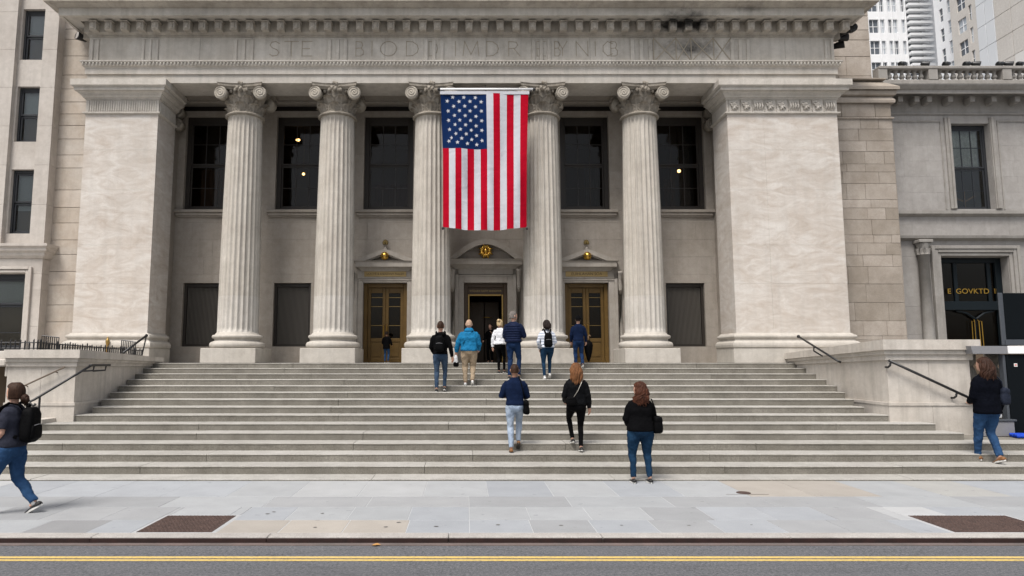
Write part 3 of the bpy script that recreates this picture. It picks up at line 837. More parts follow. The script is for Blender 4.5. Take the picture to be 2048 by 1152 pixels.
for i in range(14):
    for s, xx in ((1, XE0), (-1, XE1)):
        c = mo.copy(); COL.objects.link(c); c.parent = ent; c.location = (xx-.12*s, YP+.35+i*.5, 0); c.rotation_euler = (0, 0, -pi/2*s)
# pediment mass above and ornament lumps along its foot
TOPZ = zt
ped = MB(); xm = (XE0+XE1)/2
ped.add(*prismgeo([(XE0-.6, TOPZ+.06), (XE1+.6, TOPZ+.06), (xm, TOPZ+4.6)], YP+.35, YP+1.2))
ped.build('pediment', ENTAB, temple)
rk = MB()
for s, xe in ((1, XE0-.92), (-1, XE1+.92)):
    rk.add(*prismgeo([(xe, TOPZ+.055), (xe+s*.9, TOPZ+.055), (xm, TOPZ+4.75), (xm, TOPZ+5.2)] if s > 0 else [(xm, TOPZ+5.2), (xm, TOPZ+4.75), (xe+s*.9, TOPZ+.055), (xe, TOPZ+.055)], YP-.95, YP+1.4))
rk.build('raking_cornice', ENTAB, temple)
attic = box('attic_mass', XE0+.3, XE1-.3, YP+1.21, YP+16, ZS+.45, TOPZ+2.2, ENTAB, temple)
# ---- portico ceiling with sunk panels
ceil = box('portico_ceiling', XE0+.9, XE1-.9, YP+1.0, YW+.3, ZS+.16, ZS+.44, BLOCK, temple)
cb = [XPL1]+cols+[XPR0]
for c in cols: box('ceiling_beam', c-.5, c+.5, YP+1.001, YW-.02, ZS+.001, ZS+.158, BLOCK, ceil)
for a, b in zip(cb[:-1], cb[1:]):
    a2 = a+(.5 if a != XPL1 else 0); b2 = b-(.5 if b != XPR0 else 0)
    m = MB(); ya, yb = YP+1.03, YW-.05
    for (p, q, r, s) in ((a2+.1, b2-.1, ya+.05, ya+.12), (a2+.1, b2-.1, yb-.3, yb-.23), (a2+.1, a2+.17, ya+.121, yb-.301), (b2-.17, b2-.1, ya+.121, yb-.301)): m.box(p, q, r, s, ZS+.09, ZS+.158, .01)
    m.build('coffer_moulding', BLOCK, ceil)

# ---- rear wall with openings
def wx(p, q): return PX(p, q, YW)
up = [(wx(369.5, 326), wx(369.5, 326)+1.715), (wx(552, 326), wx(552, 326)+1.715), (wx(728, 326), wx(826.5, 326)), (None, None), (wx(1120.5, 326), wx(1218, 326)), (wx(1409, 326)-1.715, wx(1409, 326))]
cw = (wx(928, 640)+wx(1015, 640))/2
up[3] = (cw-.85, cw+.85)
UZ0, UZ1 = PZ(420.5, YW), PZ(232, YW)
LZ0, LZ1 = PZ(693, YW), PZ(567, YW)
low = [(wx(364, 630), wx(364, 630)+1.3), (wx(546, 630), wx(620.5, 630)), (wx(1333.5, 630), wx(1411, 630))]
DT = PZ(566, YW)
doors = [(wx(726, 640), wx(814, 640)), (wx(928, 640), wx(1015, 640)), (wx(1130, 640), wx(1218, 640))]
BZ0, BZ1 = PZ(222, YW), PZ(206, YW)
ops = [(a, b, UZ0, UZ1) for a, b in up]+[(a, b, LZ0, LZ1) for a, b in low]+[(a, b, LZ, DT) for a, b in doors]
band = []
bcols = [XPL1-.28]+cols+[XPR0+.28]
for a, b in zip(bcols[:-1], bcols[1:]): band.append((a+.04, b-.04, BZ0, BZ1+.02))
wall = box('rear_wall', XPL0, XPR1, YW+.33, YW+.34, ZS+.0, ZS+.4, JOINT, temple)
zs = merge_levels(frange(LZ, ZS+.16, 15), [UZ0, UZ1, LZ0, LZ1, DT, BZ0, BZ1, LZ, ZS+.16])
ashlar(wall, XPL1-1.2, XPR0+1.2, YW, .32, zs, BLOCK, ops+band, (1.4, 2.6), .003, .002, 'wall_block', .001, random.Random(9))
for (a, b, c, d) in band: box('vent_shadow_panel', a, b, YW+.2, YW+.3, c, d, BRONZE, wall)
# rooms behind the wall
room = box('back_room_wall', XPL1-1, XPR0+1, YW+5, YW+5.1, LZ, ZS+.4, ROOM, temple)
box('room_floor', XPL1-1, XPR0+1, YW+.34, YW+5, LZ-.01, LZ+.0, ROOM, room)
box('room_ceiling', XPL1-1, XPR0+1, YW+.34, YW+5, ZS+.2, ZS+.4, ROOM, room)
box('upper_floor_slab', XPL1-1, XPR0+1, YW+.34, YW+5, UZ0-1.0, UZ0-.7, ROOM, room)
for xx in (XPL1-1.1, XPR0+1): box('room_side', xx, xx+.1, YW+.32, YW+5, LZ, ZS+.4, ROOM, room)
# ---- upper windows
CURT = cloth('curtain', (.10,.105,.11))
def window(x0, x1, z0, z1, Y, cols_, mid, mat, glassm, parent, fw=.11, rows_=((.5,), (.5,)), sill=True, sillm=BLOCK, name='window', dep=.16, blind=None):
    m = MB(); yf, yb = Y+dep, Y+dep+.09
    m.box(x0+.001, x0+fw, yf, yb, z0+.001, z1-.001, .008); m.box(x1-fw, x1-.001, yf, yb, z0+.001, z1-.001, .008)
    m.box(x0+fw+.001, x1-fw-.001, yf, yb, z1-fw*1.5, z1-.0012, .008); m.box(x0+fw+.001, x1-fw-.001, yf, yb, z0+.0012, z0+fw*.8, .008)
    fr = m.build(name, mat, parent)
    zi0, zi1 = z0+fw*.8, z1-fw*1.5; zm = zi0+(zi1-zi0)*mid
    xi0, xi1 = x0+fw, x1-fw
    # sashes: upper in front
    sw = .055
    for (a, b, yo, rws) in ((zi0, zm-.005, .05, rows_[0]), (zm+.005, zi1, .02, rows_[1])):
        s = MB()
        s.box(xi0+.002, xi0+sw, yf+yo, yf+yo+.04, a, b, .006); s.box(xi1-sw, xi1-.002, yf+yo, yf+yo+.04, a, b, .006)
        s.box(xi0+sw+.001, xi1-sw-.001, yf+yo, yf+yo+.04, a, a+sw*1.1, .006); s.box(xi0+sw+.001, xi1-sw-.001, yf+yo, yf+yo+.04, b-sw*1.1, b, .006)
        s.build('sash', mat, fr)
        for i in range(1, cols_):
            xx = xi0+sw+(xi1-xi0-2*sw)*i/cols_; box('muntin', xx-.012, xx+.012, yf+yo+.006, yf+yo+.03, a+sw*1.1, b-sw*1.1, mat, fr)
        for t in rws:
            zz = a+(b-a)*t; box('glazing_bar', xi0+sw, xi1-sw, yf+yo+.008, yf+yo+.028, zz-.011, zz+.011, mat, fr)
        box('pane', xi0+sw, xi1-sw, yf+yo+.016, yf+yo+.02, a+sw*1.1, b-sw*1.1, glassm, fr)
    if blind:
        box('roller_blind', xi0, xi1, yb+.06, yb+.07, zi1-(zi1-zi0)*blind[0], zi1, blind[1], fr)
    if sill:
        m = MB(); m.box(x0-.24, x1+.24, Y-.16, Y-.001, z0-.1, z0-.003, .01); m.box(x0-.2, x1+.2, Y-.11, Y-.001, z0-.2, z0-.101, .015); m.box(x0-.16, x1+.16, Y-.06, Y-.001, z0-.25, z0-.201, .01)
        m.box(x0, x1, Y-.001+.0015, yf-.001, z0-.06, z0-.0025)
        m.build('sill', sillm, fr)
    return fr
for i, (a, b) in enumerate(up):
    fr = window(a, b, UZ0, UZ1, YW, 3, .5, BRONZE, GLASS, temple, .15, ((.47,), (.5,)), True, BLOCK, 'upper_window', .14)
def curtainm(name, x0, x1, y, z0, z1, mat, parent):
    n = 24; vs = []; fs = []
    for j, zz in enumerate((z0, z1)):
        for i in range(n+1): vs.append((x0+(x1-x0)*i/n, y+.05*sin(i*1.9)+.02*sin(i*4.1), zz))
    for i in range(n): fs.append((i, i+1, n+2+i, n+1+i))
    return mk(name, vs, fs, mat, parent, True)
AMB = cloth('amber_curtain', (.16,.085,.03)); BLU = cloth('blue_grey_curtain', (.10,.115,.14)); MAR = cloth('maroon_hanging', (.09,.03,.025))
curtainm('curtain', up[0][0]+.25, up[0][1]-.2, YW+.8, UZ0-.3, UZ0+1.6, AMB, room)
curtainm('curtain', up[1][0]+.28, up[1][0]+.5, YW+.6, UZ0-.3, UZ0+1.7, BLU, room)
curtainm('curtain', up[2][0]+.2, up[2][1]-.2, YW+.9, UZ0-.3, UZ0+1.1, MAR, room)
curtainm('curtain', up[4][0]+.9, up[4][0]+1.35, YW+.6, UZ0-.3, UZ0+1.7, BLU, room)
curtainm('curtain', up[5][0]+.6, up[5][0]+1.0, YW+.9, UZ0-.3, UZ0+1.3, AMB, room); curtainm('curtain', up[5][0]+1.15, up[5][0]+1.5, YW+.5, UZ0-.3, UZ1-.1, BLU, room)
def lampthing(px, py, Y, r, label, stretch=1):
    x, zz = XZ(px, py, Y); t = thing('ceiling_lamp', label, 'lamp', (x, Y, zz), 'lit lamps behind the upper windows')
    mk('globe', *sphgeo((x, Y, zz), (r*stretch, r, r)), LAMP, t, True)
    mk('rod', *tubegeo([(x, Y, zz+r*.8), (x, Y, ZS+.19)], .01, 6), BRASST, t)
    mk('collar', *lathegeo([(0, 0), (r*.6, 0), (r*.4, .05), (0, .06)], 12, (x, Y, zz+r*.85)), BRASST, t)
lampthing(596, 280, YW+1.2, .048, 'small lit lamp in the upper half of the second window', 1.6)
lampthing(607, 348, YW+1.2, .048, 'small lit lamp in the lower half of the second window')
lampthing(1358, 342, YW+1.2, .06, 'bright lit lamp behind the window nearest the right pier')
# ---- lower windows with mesh shutters
for i, (a, b) in enumerate(low):
    m = MB(); yf = YW+.1
    m.box(a+.001, a+.09, yf, yf+.1, LZ0+.001, LZ1-.001, .006); m.box(b-.09, b-.001, yf, yf+.1, LZ0+.001, LZ1-.001, .006); m.box(a+.091, b-.091, yf, yf+.1, LZ1-.1, LZ1-.0012, .006); m.box(a+.091, b-.091, yf, yf+.1, LZ0+.0012, LZ0+.08, .006)
    fr = m.build('lower_window', BRONZE, temple)
    box('shutter_backing', a+.09, b-.09, yf+.07, yf+.09, LZ0+.08, LZ1-.1, BRONZE, fr)
    n = 26; s = MB()
    for q in range(n):
        xx = a+.1+(b-a-.2)*(q+.5)/n; s.box(xx-.008, xx+.008, yf+.05, yf+.069, LZ0+.085, LZ1-.105)
    s.build('shutter_bars', SHUT, fr)
# ---- doors
def pediment_tri(xc, w, z0, z1, parent, Y):
    m = MB(); d = .16
    # raking bars
    for s in (-1, 1):
        m.add(*prismgeo([(xc+s*w/2, z0), (xc+s*(w/2-.4), z0), (xc, z1-.145), (xc, z1)] if s < 0 else [(xc, z1), (xc, z1-.145), (xc+s*(w/2-.4), z0), (xc+s*w/2, z0)], Y-.30, Y-.002))
        m.add(*prismgeo([(xc+s*(w/2-.41), z0), (xc+s*(w/2-.5), z0), (xc, z1-.19), (xc, z1-.148)] if s < 0 else [(xc, z1-.148), (xc, z1-.19), (xc+s*(w/2-.5), z0), (xc+s*(w/2-.41), z0)], Y-.24, Y-.003))
    return m
def text(name, body, size, x, y, zc, mat, parent, depth=.004, sx=1.0):
    cu = bpy.data.curves.new(name, 'FONT'); cu.body = body; cu.size = size; cu.align_x = 'CENTER'; cu.align_y = 'CENTER'; cu.extrude = depth
    o = bpy.data.objects.new(name, cu); COL.objects.link(o)
    bpy.context.view_layer.update()
    me = bpy.data.meshes.new_from_object(o.evaluated_get(bpy.context.evaluated_depsgraph_get()))
    bpy.data.objects.remove(o)
    me.materials.clear(); me.materials.append(mat)
    me.transform(Matrix.Translation((x, y, zc)) @ Matrix.Rotation(pi/2, 4, 'X') @ Matrix.Scale(sx, 4, (1,0,0)))
    return link(name, me, parent)
DARKL = plain('dark_lettering', (.06,.04,.02), .6)
for di, (a, b) in enumerate(doors):
    xc = (a+b)/2; mid = di == 1
    fwid = .24; ftop = .24 if mid else .1
    sur = MB()
    # stone architrave
    for s, e in ((a-fwid, a-.001), (b+.001, b+fwid)): sur.box(s, e, YW-.09, YW-.002, LZ, DT+ftop, .012)
    sur.box(a, b, YW-.09, YW-.0021, DT+.001, DT+ftop, .012)
    for s, e in ((a-fwid-.05, a-fwid+.06), (b+fwid-.06, b+fwid+.05)): sur.box(s, e, YW-.125, YW-.091, LZ, DT+ftop+.03, .012)
    sur.box(a-fwid+.061, b+fwid-.061, YW-.115, YW-.0911, DT+ftop-.03, DT+ftop+.015, .008)
    if mid:
        zc0_, zc1_, zap = PZ(530, YW-.3), PZ(517, YW-.35), PZ(478, YW-.3); wd = wx(1046, 525)-wx(898, 525)
    else:
        zc0_, zc1_, zap = PZ(535, YW-.3), PZ(521, YW-.35), PZ(497, YW-.3); wd = 1.98
    sr = sur.build('door_surround', TRIM, temple)
    box('frieze_block', a-fwid+.05, b+fwid-.05, YW-.08, YW-.003, DT+ftop+.032, zc0_-.002, TRIM, sr, .006)
    cpath = [(xc-wd/2+.22, YW-.002), (xc-wd/2+.22, YW-.12), (xc+wd/2-.22, YW-.12), (xc+wd/2-.22, YW-.002)]
    sweep('door_cornice', cpath, [(-.1, zc0_-.1), (.0, zc0_-.1), (.04, zc0_-.05), (.1, zc0_), (.18, zc0_+.03), (.18, zc1_-.05), (.22, zc1_), (-.1, zc1_)], TRIM, sr)
    if mid:
        n = 22; outer = []; inner = []
        hgt = zap-zc1_
        for i in range(n+1):
            t = i/n*2-1; outer.append((xc+t*wd/2, zc1_+.002+hgt*(max(0, cos(t*pi/2))**1.0 if abs(t) < 1 else 0)*1.0))
        for i in range(n+1):
            t = i/n*2-1; inner.append((xc+t*(wd/2-.26), zc1_+.002+max(0, hgt-.17)*(max(0, cos(t*pi/2))**1.0 if abs(t) < 1 else 0)))
        m = MB()
        for i in range(n): m.add(*prismgeo([outer[i], inner[i], inner[i+1], outer[i+1]], YW-.30, YW-.002))
        m.build('curved_pediment', TRIM, sr)
        box('tympanum', xc-wd/2+.3, xc+wd/2-.3, YW-.06, YW-.0025, zc1_+.001, zc1_+hgt*.42, TRIM, sr)
        # gilded rosette: petals round a boss
        g = MB(); rz = PZ(502, YW-.25); R = .245
        for q in range(16):
            an = 2*pi*q/16; rr = R*(1 if q % 2 else .86)
            g.tube([(xc+.06*cos(an), YW-.19, rz+.06*sin(an)), (xc+rr*.6*cos(an), YW-.26, rz+rr*.65*sin(an)), (xc+rr*cos(an), YW-.20, rz+rr*1.1*sin(an))], [.025, .045, .018], 7)
        g.add(*sphgeo((xc, YW-.24, rz), (.075, .06, .085)))
        g.build('rosette', GOLD, sr, True)
    else:
        m = pediment_tri(xc, wd+.1, zc1_+.002, zap, sr, YW)
        m.build('pediment_cornice', TRIM, sr)
        box('tympanum', xc-wd/2+.45, xc+wd/2-.45, YW-.06, YW-.0025, zc1_+.001, zc1_+.14, TRIM, sr)
        gz = PZ(512, YW-.3)
        gl = mk('gilded_globe', *sphgeo((xc, YW-.30, gz), .135, 24, 16), GOLD, sr, True)
        mk('globe_rim', *lathegeo([(.128, -.012), (.145, -.012), (.145, .012), (.128, .012)], 24, (xc, YW-.30, gz)), BRASST, sr)
        # finial
        fz = zap-.01; fm = MB()
        fm.add(*lathegeo([(.0, 0), (.06, 0), (.06, .03), (.04, .05), (.035, .1), (.07, .13), (.0, .14)], 14, (xc, YW-.16, fz))); fm.build('finial_base', TRIM, sr)
        fm = MB()
        for q in range(9):
            an = pi*(q/8)*1.3-.15*pi; fm.tube([(xc, YW-.16, fz+.17), (xc+.06*cos(an), YW-.19, fz+.21+.05*sin(an)), (xc+.085*cos(an), YW-.15, fz+.22+.10*sin(an))], [.02, .03, .02], 6)
        fm.build('finial', plain('aged_bronze', (.16,.115,.04), .5, .4, .5) if di == 0 else MATS['aged_bronze'], sr, True)
        sz = PZ(548, YW-.1); box('name_plate', a+.03, b-.03, YW-.105, YW-.081, sz-.085, sz+.085, GOLDP, sr, .006)
        text('plate_lettering', 'LAXCHE & ANDSEANIY FULLSH' if di == 0 else 'EUIHLAHAN SOA', .105 if di == 0 else .13, xc, YW-.107, sz, DARKL, sr, .003, .82 if di == 0 else 1.0)
    # consoles
    for s in (-1, 1):
        xx = xc+s*((b-a)/2+fwid+.05+.075); m = MB(); zt_ = zc0_-.11
        m.tube([(xx, YW-.06, zt_-.72), (xx, YW-.16, zt_-.5), (xx, YW-.10, zt_-.25), (xx, YW-.2, zt_-.06), (xx, YW-.22, zt_)], [.05, .07, .06, .08, .085], 10)
        m.add(*sphgeo((xx, YW-.14, zt_-.58), (.06, .07, .09)))
        m.box(xx-.08, xx+.08, YW-.03, YW-.003, LZ, zt_, .01)
        m.build('console', TRIM, sr, True)
    # door itself
    yd = YW+.14
    fr = MB(); w = .13
    fr.box(a+.001, a+w, yd-.06, yd+.12, LZ, DT-.001, .012); fr.box(b-w, b-.001, yd-.06, yd+.12, LZ, DT-.001, .012); fr.box(a+w+.001, b-w-.001, yd-.06, yd+.12, DT-w*1.1, DT-.0012, .012)
    door = fr.build('door', BRASSD if not mid else BRONZB, temple)
    if not mid:
        for s in (0, 1):
            la = a+w+.003 if s == 0 else xc+.003; lb = xc-.003 if s == 0 else b-w-.003
            lt = DT-w*1.1-.004
            st = .10; kick = LZ+.80
            m = MB()
            m.box(la, la+st, yd, yd+.06, LZ+.01, lt, .01); m.box(lb-st, lb, yd, yd+.06, LZ+.01, lt, .01)
            m.box(la+st+.001, lb-st-.001, yd, yd+.06, lt-.17, lt, .01); m.box(la+st+.001, lb-st-.001, yd, yd+.06, kick-.12, kick, .01)
            m.box(la+st+.001, lb-st-.001, yd, yd+.06, LZ+.01, LZ+.15, .01); m.box(la+st+.001, lb-st-.001, yd+.02, yd+.05, LZ+.151, kick-.121)
            m.box(la+st+.04, lb-st-.04, yd+.004, yd+.0195, LZ+.2, kick-.17, .012)
            leaf = m.build('door_leaf', BRASSD, temple)
            box('pane', la+st, lb-st, yd+.03, yd+.036, kick, lt-.17, GLASS, leaf)
            box('drop_panel', la+st, lb-st, yd+.3, yd+.31, kick, lt-.17, ROOM, leaf)
            for q, t in enumerate((.10, .30, .72)):
                zz = lt-.17-(lt-.17-kick)*t; box('glazing_bar', la+st, lb-st, yd+.015, yd+.029, zz-.006, zz+.006, BRASST, leaf)
            hx = lb-.05 if s == 0 else la+.05
            mk('handle', *tubegeo([(hx, yd-.001, kick+.05), (hx, yd-.05, kick+.1), (hx, yd-.05, kick+.4), (hx, yd-.001, kick+.45)], .012, 8), GOLD, leaf)
    else:
        # open bronze portal: inner brass frame, transom lettering, dark vestibule
        m = MB()
        for s, e in ((a+w+.002, a+w+.05), (b-w-.05, b-w-.002)): m.box(s, e, yd-.02, yd+.08, LZ, DT-.36, .008)
        m.box(a+w+.051, b-w-.051, yd-.02, yd+.08, DT-.41, DT-.36, .008); m.build('brass_lining', BRASST, door)
        box('transom_panel', a+w+.001, b-w-.001, yd+.0, yd+.06, DT-.355, DT-w*1.1-.002, BRONZB, door)
        text('transom_lettering', 'VITDAIRX NATIY ANDIDIWR', .085, xc, yd-.003, DT-.25, GOLDP, door, .003, .95)
        for s in (-1, 1):   # inner revolving leaf edges
            box('vestibule_leaf', xc+s*.02, xc+s*.5, YW+1.6+.001*s, YW+1.65, LZ, DT-.5, BRONZB, door)
        mk('vestibule_lamp', *sphgeo((xc+.1, YW+1.4, PZ(655, YW+1.4)+.35), (.2, .05, .015)), GOLD, door, True)
# ================================================================ WINGS
# cream coursed wall between left building and left pier
YCW = YWG
wl = box('coursed_wall', PX(60, 300, YCW), XPL0+.6, YCW+.3, YCW+.4, LZ, PZ(-20, YCW), JOINT, temple)
cpy = [-20, 16, 58, 79, 112, 150, 178, 204, 228, 251, 278, 310, 336, 380, 415, 446, 480, 509, 543, 570, 610, 644, 690, 722]
for a, b in zip(cpy[:-1], cpy[1:]):
    box('course_block', PX(70, 300, YCW), XPL0+.5, YCW+random.uniform(-.003, .003), YCW+.29, PZ(b, YCW)+.006, PZ(a, YCW)-.006, COURSE, wl, .008)
# brown ashlar wing on the right
xw0, xw1 = XPR1-.4, PX(1797, 430, YWG)
wr = box('ashlar_wing', xw0, xw1-.05, YWG+.3, YWG+4, LZ-.6, PZ(160, YWG), JOINT, temple)
jy = [760, 722, 680, 672, 642, 605, 568, 533, 510, 486, 470, 439, 416, 399, 367, 344, 328, 303, 282, 258, 237]
zz = [PZ(p, YWG) for p in jy]
ashlar(wr, xw0, xw1, YWG, .29, zz, WINGB, (), (.5, 1.15), .008, .005, 'ashlar_block', .004, random.Random(31))
ashlar(wr, xw0, xw1, YWG, .29, [PZ(234, YWG), PZ(207, YWG)], WINGB, (), (.7, 1.1), .012, .008, 'ashlar_block', .003, random.Random(2))
# return of the wing (its right side)
rr_ = random.Random(8)
for za, zb in zip(zz[:-1], zz[1:]):
    if zb-za > .05: box('return_block', xw1+.002, xw1+.012+rr_.uniform(0, .004), YWG+.004, YWG+.86, za+.006, zb-.006, WINGB, wr, .004)
wp = [(xw0, YWG), (xw1, YWG), (xw1, YWG+3)]
def w(p, o): return PZ(p, YWG-o)
sweep('wing_ledge', wp, [(-.2, w(236.8, 0)), (.05, w(236.8, .05)), (.05, w(234.2, .05)), (-.2, w(234.2, 0))], WINGB, wr)
sweep('wing_roll', wp, [(-.2, w(206.9, 0)), (.03, w(206.9, 0)), (.09, w(205, .09)), (.10, w(200, .1)), (.06, w(196, .06)), (.02, w(194, .02)), (-.2, w(194, 0))], WINGB, wr)
sweep('wing_cornice', wp, [(-.2, w(194, 0)+.002), (.02, w(194, 0)+.002), (.12, w(189, .12)), (.14, w(181, .14)), (.10, w(179.5, .1)), (.2, w(178, .2)), (.2, w(172, .2)), (-.2, w(157, 0))], WINGB, wr)
box('wing_upstand', xw0, xw1-.06, YWG+.02, YWG+3.9, w(157, 0)-.02, PZ(155, YWG), WINGB, wr, .02)
# attic wall above the wing
YA = YWG+1.0
at0, at1 = XE1-.8, PX(1741, 100, YA)
aw = box('attic_wall', at0, at1-.03, YA+.3, YP+12, PZ(170, YA), PZ(-120, YA), JOINT, temple)
ashlar(aw, at0, at1, YA, .29, [PZ(p, YA) for p in (172, 152, 113, 80, 60, 32, 0, -30, -70, -120)], WINGB, (), (.8, 1.3), .012, .01, 'ashlar_block', .006, random.Random(14))
for i in range(12):
    for za, zb in zip([PZ(p, YA) for p in (172, 113, 60, 0, -60)], [PZ(p, YA) for p in (113, 60, 0, -60, -120)]):
        box('return_block', at1-.001, at1+.008, YA+.3+i*.9, YA+1.19+i*.9, za+.005, zb-.005, WINGB, aw, .004)

# ================================================================ LEFT BUILDING
lb = thing('office_building', 'tall pale stone office building with narrow sash windows at the left edge', 'building', (PX(40, 500, YL), YL, LZ))
xr_ = PX(104, 250, YL)
def lx_(px, py): return PX(px, py, YL)
wn = [(lx_(40, 64), lx_(88, 64), PZ(115, YL), PZ(13, YL)), (lx_(24, 225), lx_(76, 225), PZ(280, YL), PZ(169, YL)), (lx_(9, 400), lx_(63, 400), PZ(465, YL), PZ(336, YL))]
bx0 = (wn[0][0]+wn[1][0]+wn[2][0])/3; bx1 = (wn[0][1]+wn[1][1]+wn[2][1])/3
pitch = (wn[0][2]-wn[2][2])/2
ops = [(bx0, bx1, a, b) for (_, _, a, b) in wn]+[(bx0, bx1, wn[0][3]+.9+q*pitch, wn[0][3]+.9+q*pitch+1.6) for q in range(2)]
gx = bx1-bx0+.62+.02
ops2 = [(a-gx-.25, b-gx-.25, c, d) for (a, b, c, d) in ops]
gz0, gz1 = PZ(700, YL), PZ(547, YL); gop = (PX(46, 620, YL)-1.3, PX(46, 620, YL), gz0, gz1)
recess = YL+.16
core = box('facade', xr_-6, xr_-.01, recess+.36, recess+12, LZ, LZ+26, ROOM, lb)
zled0, zled1 = PZ(517, YL), PZ(489, YL)
# bay panels (recessed) and piers (proud)
allz = sorted(set([round(q, 3) for o in ops for q in o[2:]]+[round(zled1, 3), round(LZ+24, 3)]))
ashlar(core, bx0-.26-gx, bx1+.0, recess, .35, allz, LEFTB, ops+ops2, (4, 5), .002, .002, 'bay_stone', 0, random.Random(5))
plz = [zled1]+[zled1+1.25*i for i in range(1, 17)]
for (a, b) in ((bx1+.002, xr_), (bx0-.66, bx0-.06), (bx0-.66-gx-.3, bx0-.06-gx-.25)):
    ashlar(core, a, b, YL, .5, plz, LEFTB, (), (4, 5), .004, .004, 'pier_stone', 0, random.Random(6))
ashlar(core, xr_-6, xr_, YL, .5, [LZ-.3, LZ+1.1, LZ+2.2, gz1, zled0], LEFTB, [gop], (1.2, 2), .004, .004, 'ground_stone', 0, random.Random(7))
sweep('string_course', [(xr_-6, YL), (xr_, YL), (xr_, YL+.6)], [(-.3, zled0+.001), (.03, zled0+.001), (.1, zled0+.08), (.12, zled0+.16), (.19, zled0+.22), (.2, zled0+.3), (.26, zled1-.08), (.26, zled1-.003), (-.3, zled1-.003)], LEFTB, core)
m = MB()
for o_, q in ((.0, .0), (.1, .03)):
    m.box(gop[1]+.02+o_, gop[1]+.115+o_, YL-.05-q, YL-.003, LZ, gz1+.1+o_, .01); m.box(gop[0]-.1, gop[1]+.0195+o_, YL-.05-q, YL-.0032, gz1+.02+o_, gz1+.1+o_, .01)
m.build('window_architrave', LEFTB, core)
SASH = plain('dark_sash_paint', (.022,.024,.028), .5)
BLIND = plain('pale_roller_blind', (.42,.43,.40), .9); BLIND2 = plain('grey_blind', (.30,.305,.285), .9)
for i, o in enumerate(ops+ops2): window(*o, recess, 1, .5, SASH, GLASSB, lb, .06, ((), ()), False, LEFTB, 'sash_window', .12, (.5 if i % 3 != 2 else .62, BLIND if i % 2 else BLIND2))
window(*gop, YL, 1, .62, SASH, GLASSB, lb, .1, ((.35,), (.0,)), False, LEFTB, 'ground_window', .2, (.35, BLIND2))

# ================================================================ RIGHT BUILDING
rb = thing('bank_annex', 'grey limestone building with a roof balustrade and dark doorway on the right', 'building', (PX(1930, 600, YR), YR, LZ))
xa, xb = PX(1790, 430, YR)-.3, PX(2048, 300, YR)+4
def rx(p, q): return PX(p, q, YR)
wop = (rx(1906, 330), rx(1984, 330), PZ(418, YR), PZ(247, YR))
dop = (rx(1887, 600), rx(2023, 600), LZ, PZ(513, YR))
rcore = box('facade', xa, xb, YR+2.5, YR+10, LZ-1, PZ(170, YR), ROOM, rb)
zs = merge_levels(frange(PZ(480, YR)+.001, PZ(229, YR), 8), [wop[2], wop[3], PZ(480, YR), PZ(229, YR)])
ashlar(rcore, xa, xb, YR, .4, zs, RIGHTB, [wop], (.6, 1.1), .002, .0015, 'wall_block', .001, random.Random(12))
ashlar(rcore, xa, xb, YR, .4, [LZ-1, LZ+.0, LZ+.9, LZ+1.8, dop[3], PZ(482, YR)], RIGHTB, [(dop[0], dop[1], LZ-1, dop[3])], (.8, 1.4), .003, .003, 'wall_block', .001, random.Random(13))
box('soffit_wall', xa, xb, YR+.42, YR+2.4, PZ(232, YR), PZ(170, YR), ROOM, rcore)
rp_ = [(xa, YR), (xb, YR)]
def r(p, o=0): return PZ(p, YR-o)
sweep('sill_course', rp_, [(-.1, r(433)), (.03, r(433)), (.06, r(431, .06)), (.14, r(427, .14)), (.14, r(421, .14)), (-.1, r(420))], RIGHTT, rcore)
sweep('door_head_ledge', rp_, [(-.1, r(482)), (.02, r(482)), (.05, r(480, .05)), (.16, r(476, .16)), (.18, r(470.5, .18)), (-.1, r(469))], RIGHTT, rcore)
sweep('frieze_band', rp_, [(-.1, r(229)), (.05, r(229, .05)), (.05, r(226, .05)), (.02, r(225)), (.02, r(192)), (-.1, r(192))], RIGHTT, rcore)
sweep('main_cornice', rp_, [(-.1, r(192)+.001), (.05, r(192)+.001), (.1, r(190, .1)), (.55, r(188, .5)), (.55, r(180, .55)), (.6, r(177, .6)), (.68, r(170, .68)), (.7, r(167, .7)), (-.1, r(165, .2))], RIGHTT, rcore)
for pxx in (1800, 1833, 1858, 1900, 1944, 1987, 2034, 2078):
    xx = PX(pxx, 200, YR-.3); m = MB(); m.box(xx-.085, xx+.085, YR-.34, YR-.021, r(204, .3), r(192.5, .3), .015); m.box(xx-.07, xx+.07, YR-.26, YR-.021, r(208, .2), r(204, .3)-.001, .02)
    m.build('bracket', RIGHTT, rcore)
# raised panel mouldings and window surround
for (p0, p1) in ((1786, 1888), (2000, 2110)):
    m = MB()
    q0, q1 = rx(p0, 330), rx(p1, 330); zt_, zb_ = r(241), r(421)+.02
    m.box(q0, q1, YR-.03, YR-.002, zt_-.06, zt_, .01); m.box(q0, q0+.05, YR-.03, YR-.0022, zb_, zt_-.061, .01); m.box(q1-.05, q1, YR-.03, YR-.0022, zb_, zt_-.061, .01)
    m.build('panel_moulding', RIGHTT, rcore)
m = MB()
for s, e, d in ((wop[0]-.2, wop[0]-.005, .06), (wop[1]+.005, wop[1]+.2, .06), (wop[0]-.11, wop[0]-.03, .1), (wop[1]+.03, wop[1]+.11, .1)):
    m.box(s, e, YR-d, YR-.003 if d < .08 else YR-.061, wop[2]+.001, r(236), .01)
m.build('window_surround', RIGHTT, rcore)
CREAMC = cloth('cream_curtain', (.55,.53,.45))
fr = window(*wop, YR, 3, .5, SASH, GLASSB, rb, .08, ((.45,), (.52,)), False, RIGHTT, 'sash_window', .2)
curtainm('curtain', wop[0]+.1, wop[1]-.1, YR+.40, (wop[2]+wop[3])/2, wop[3], CREAMC, fr)
TIMB = plain('warm_timber', (.25,.13,.05), .6)
m = MB(); wz = wop[2]; wxm = (wop[0]+wop[1])/2
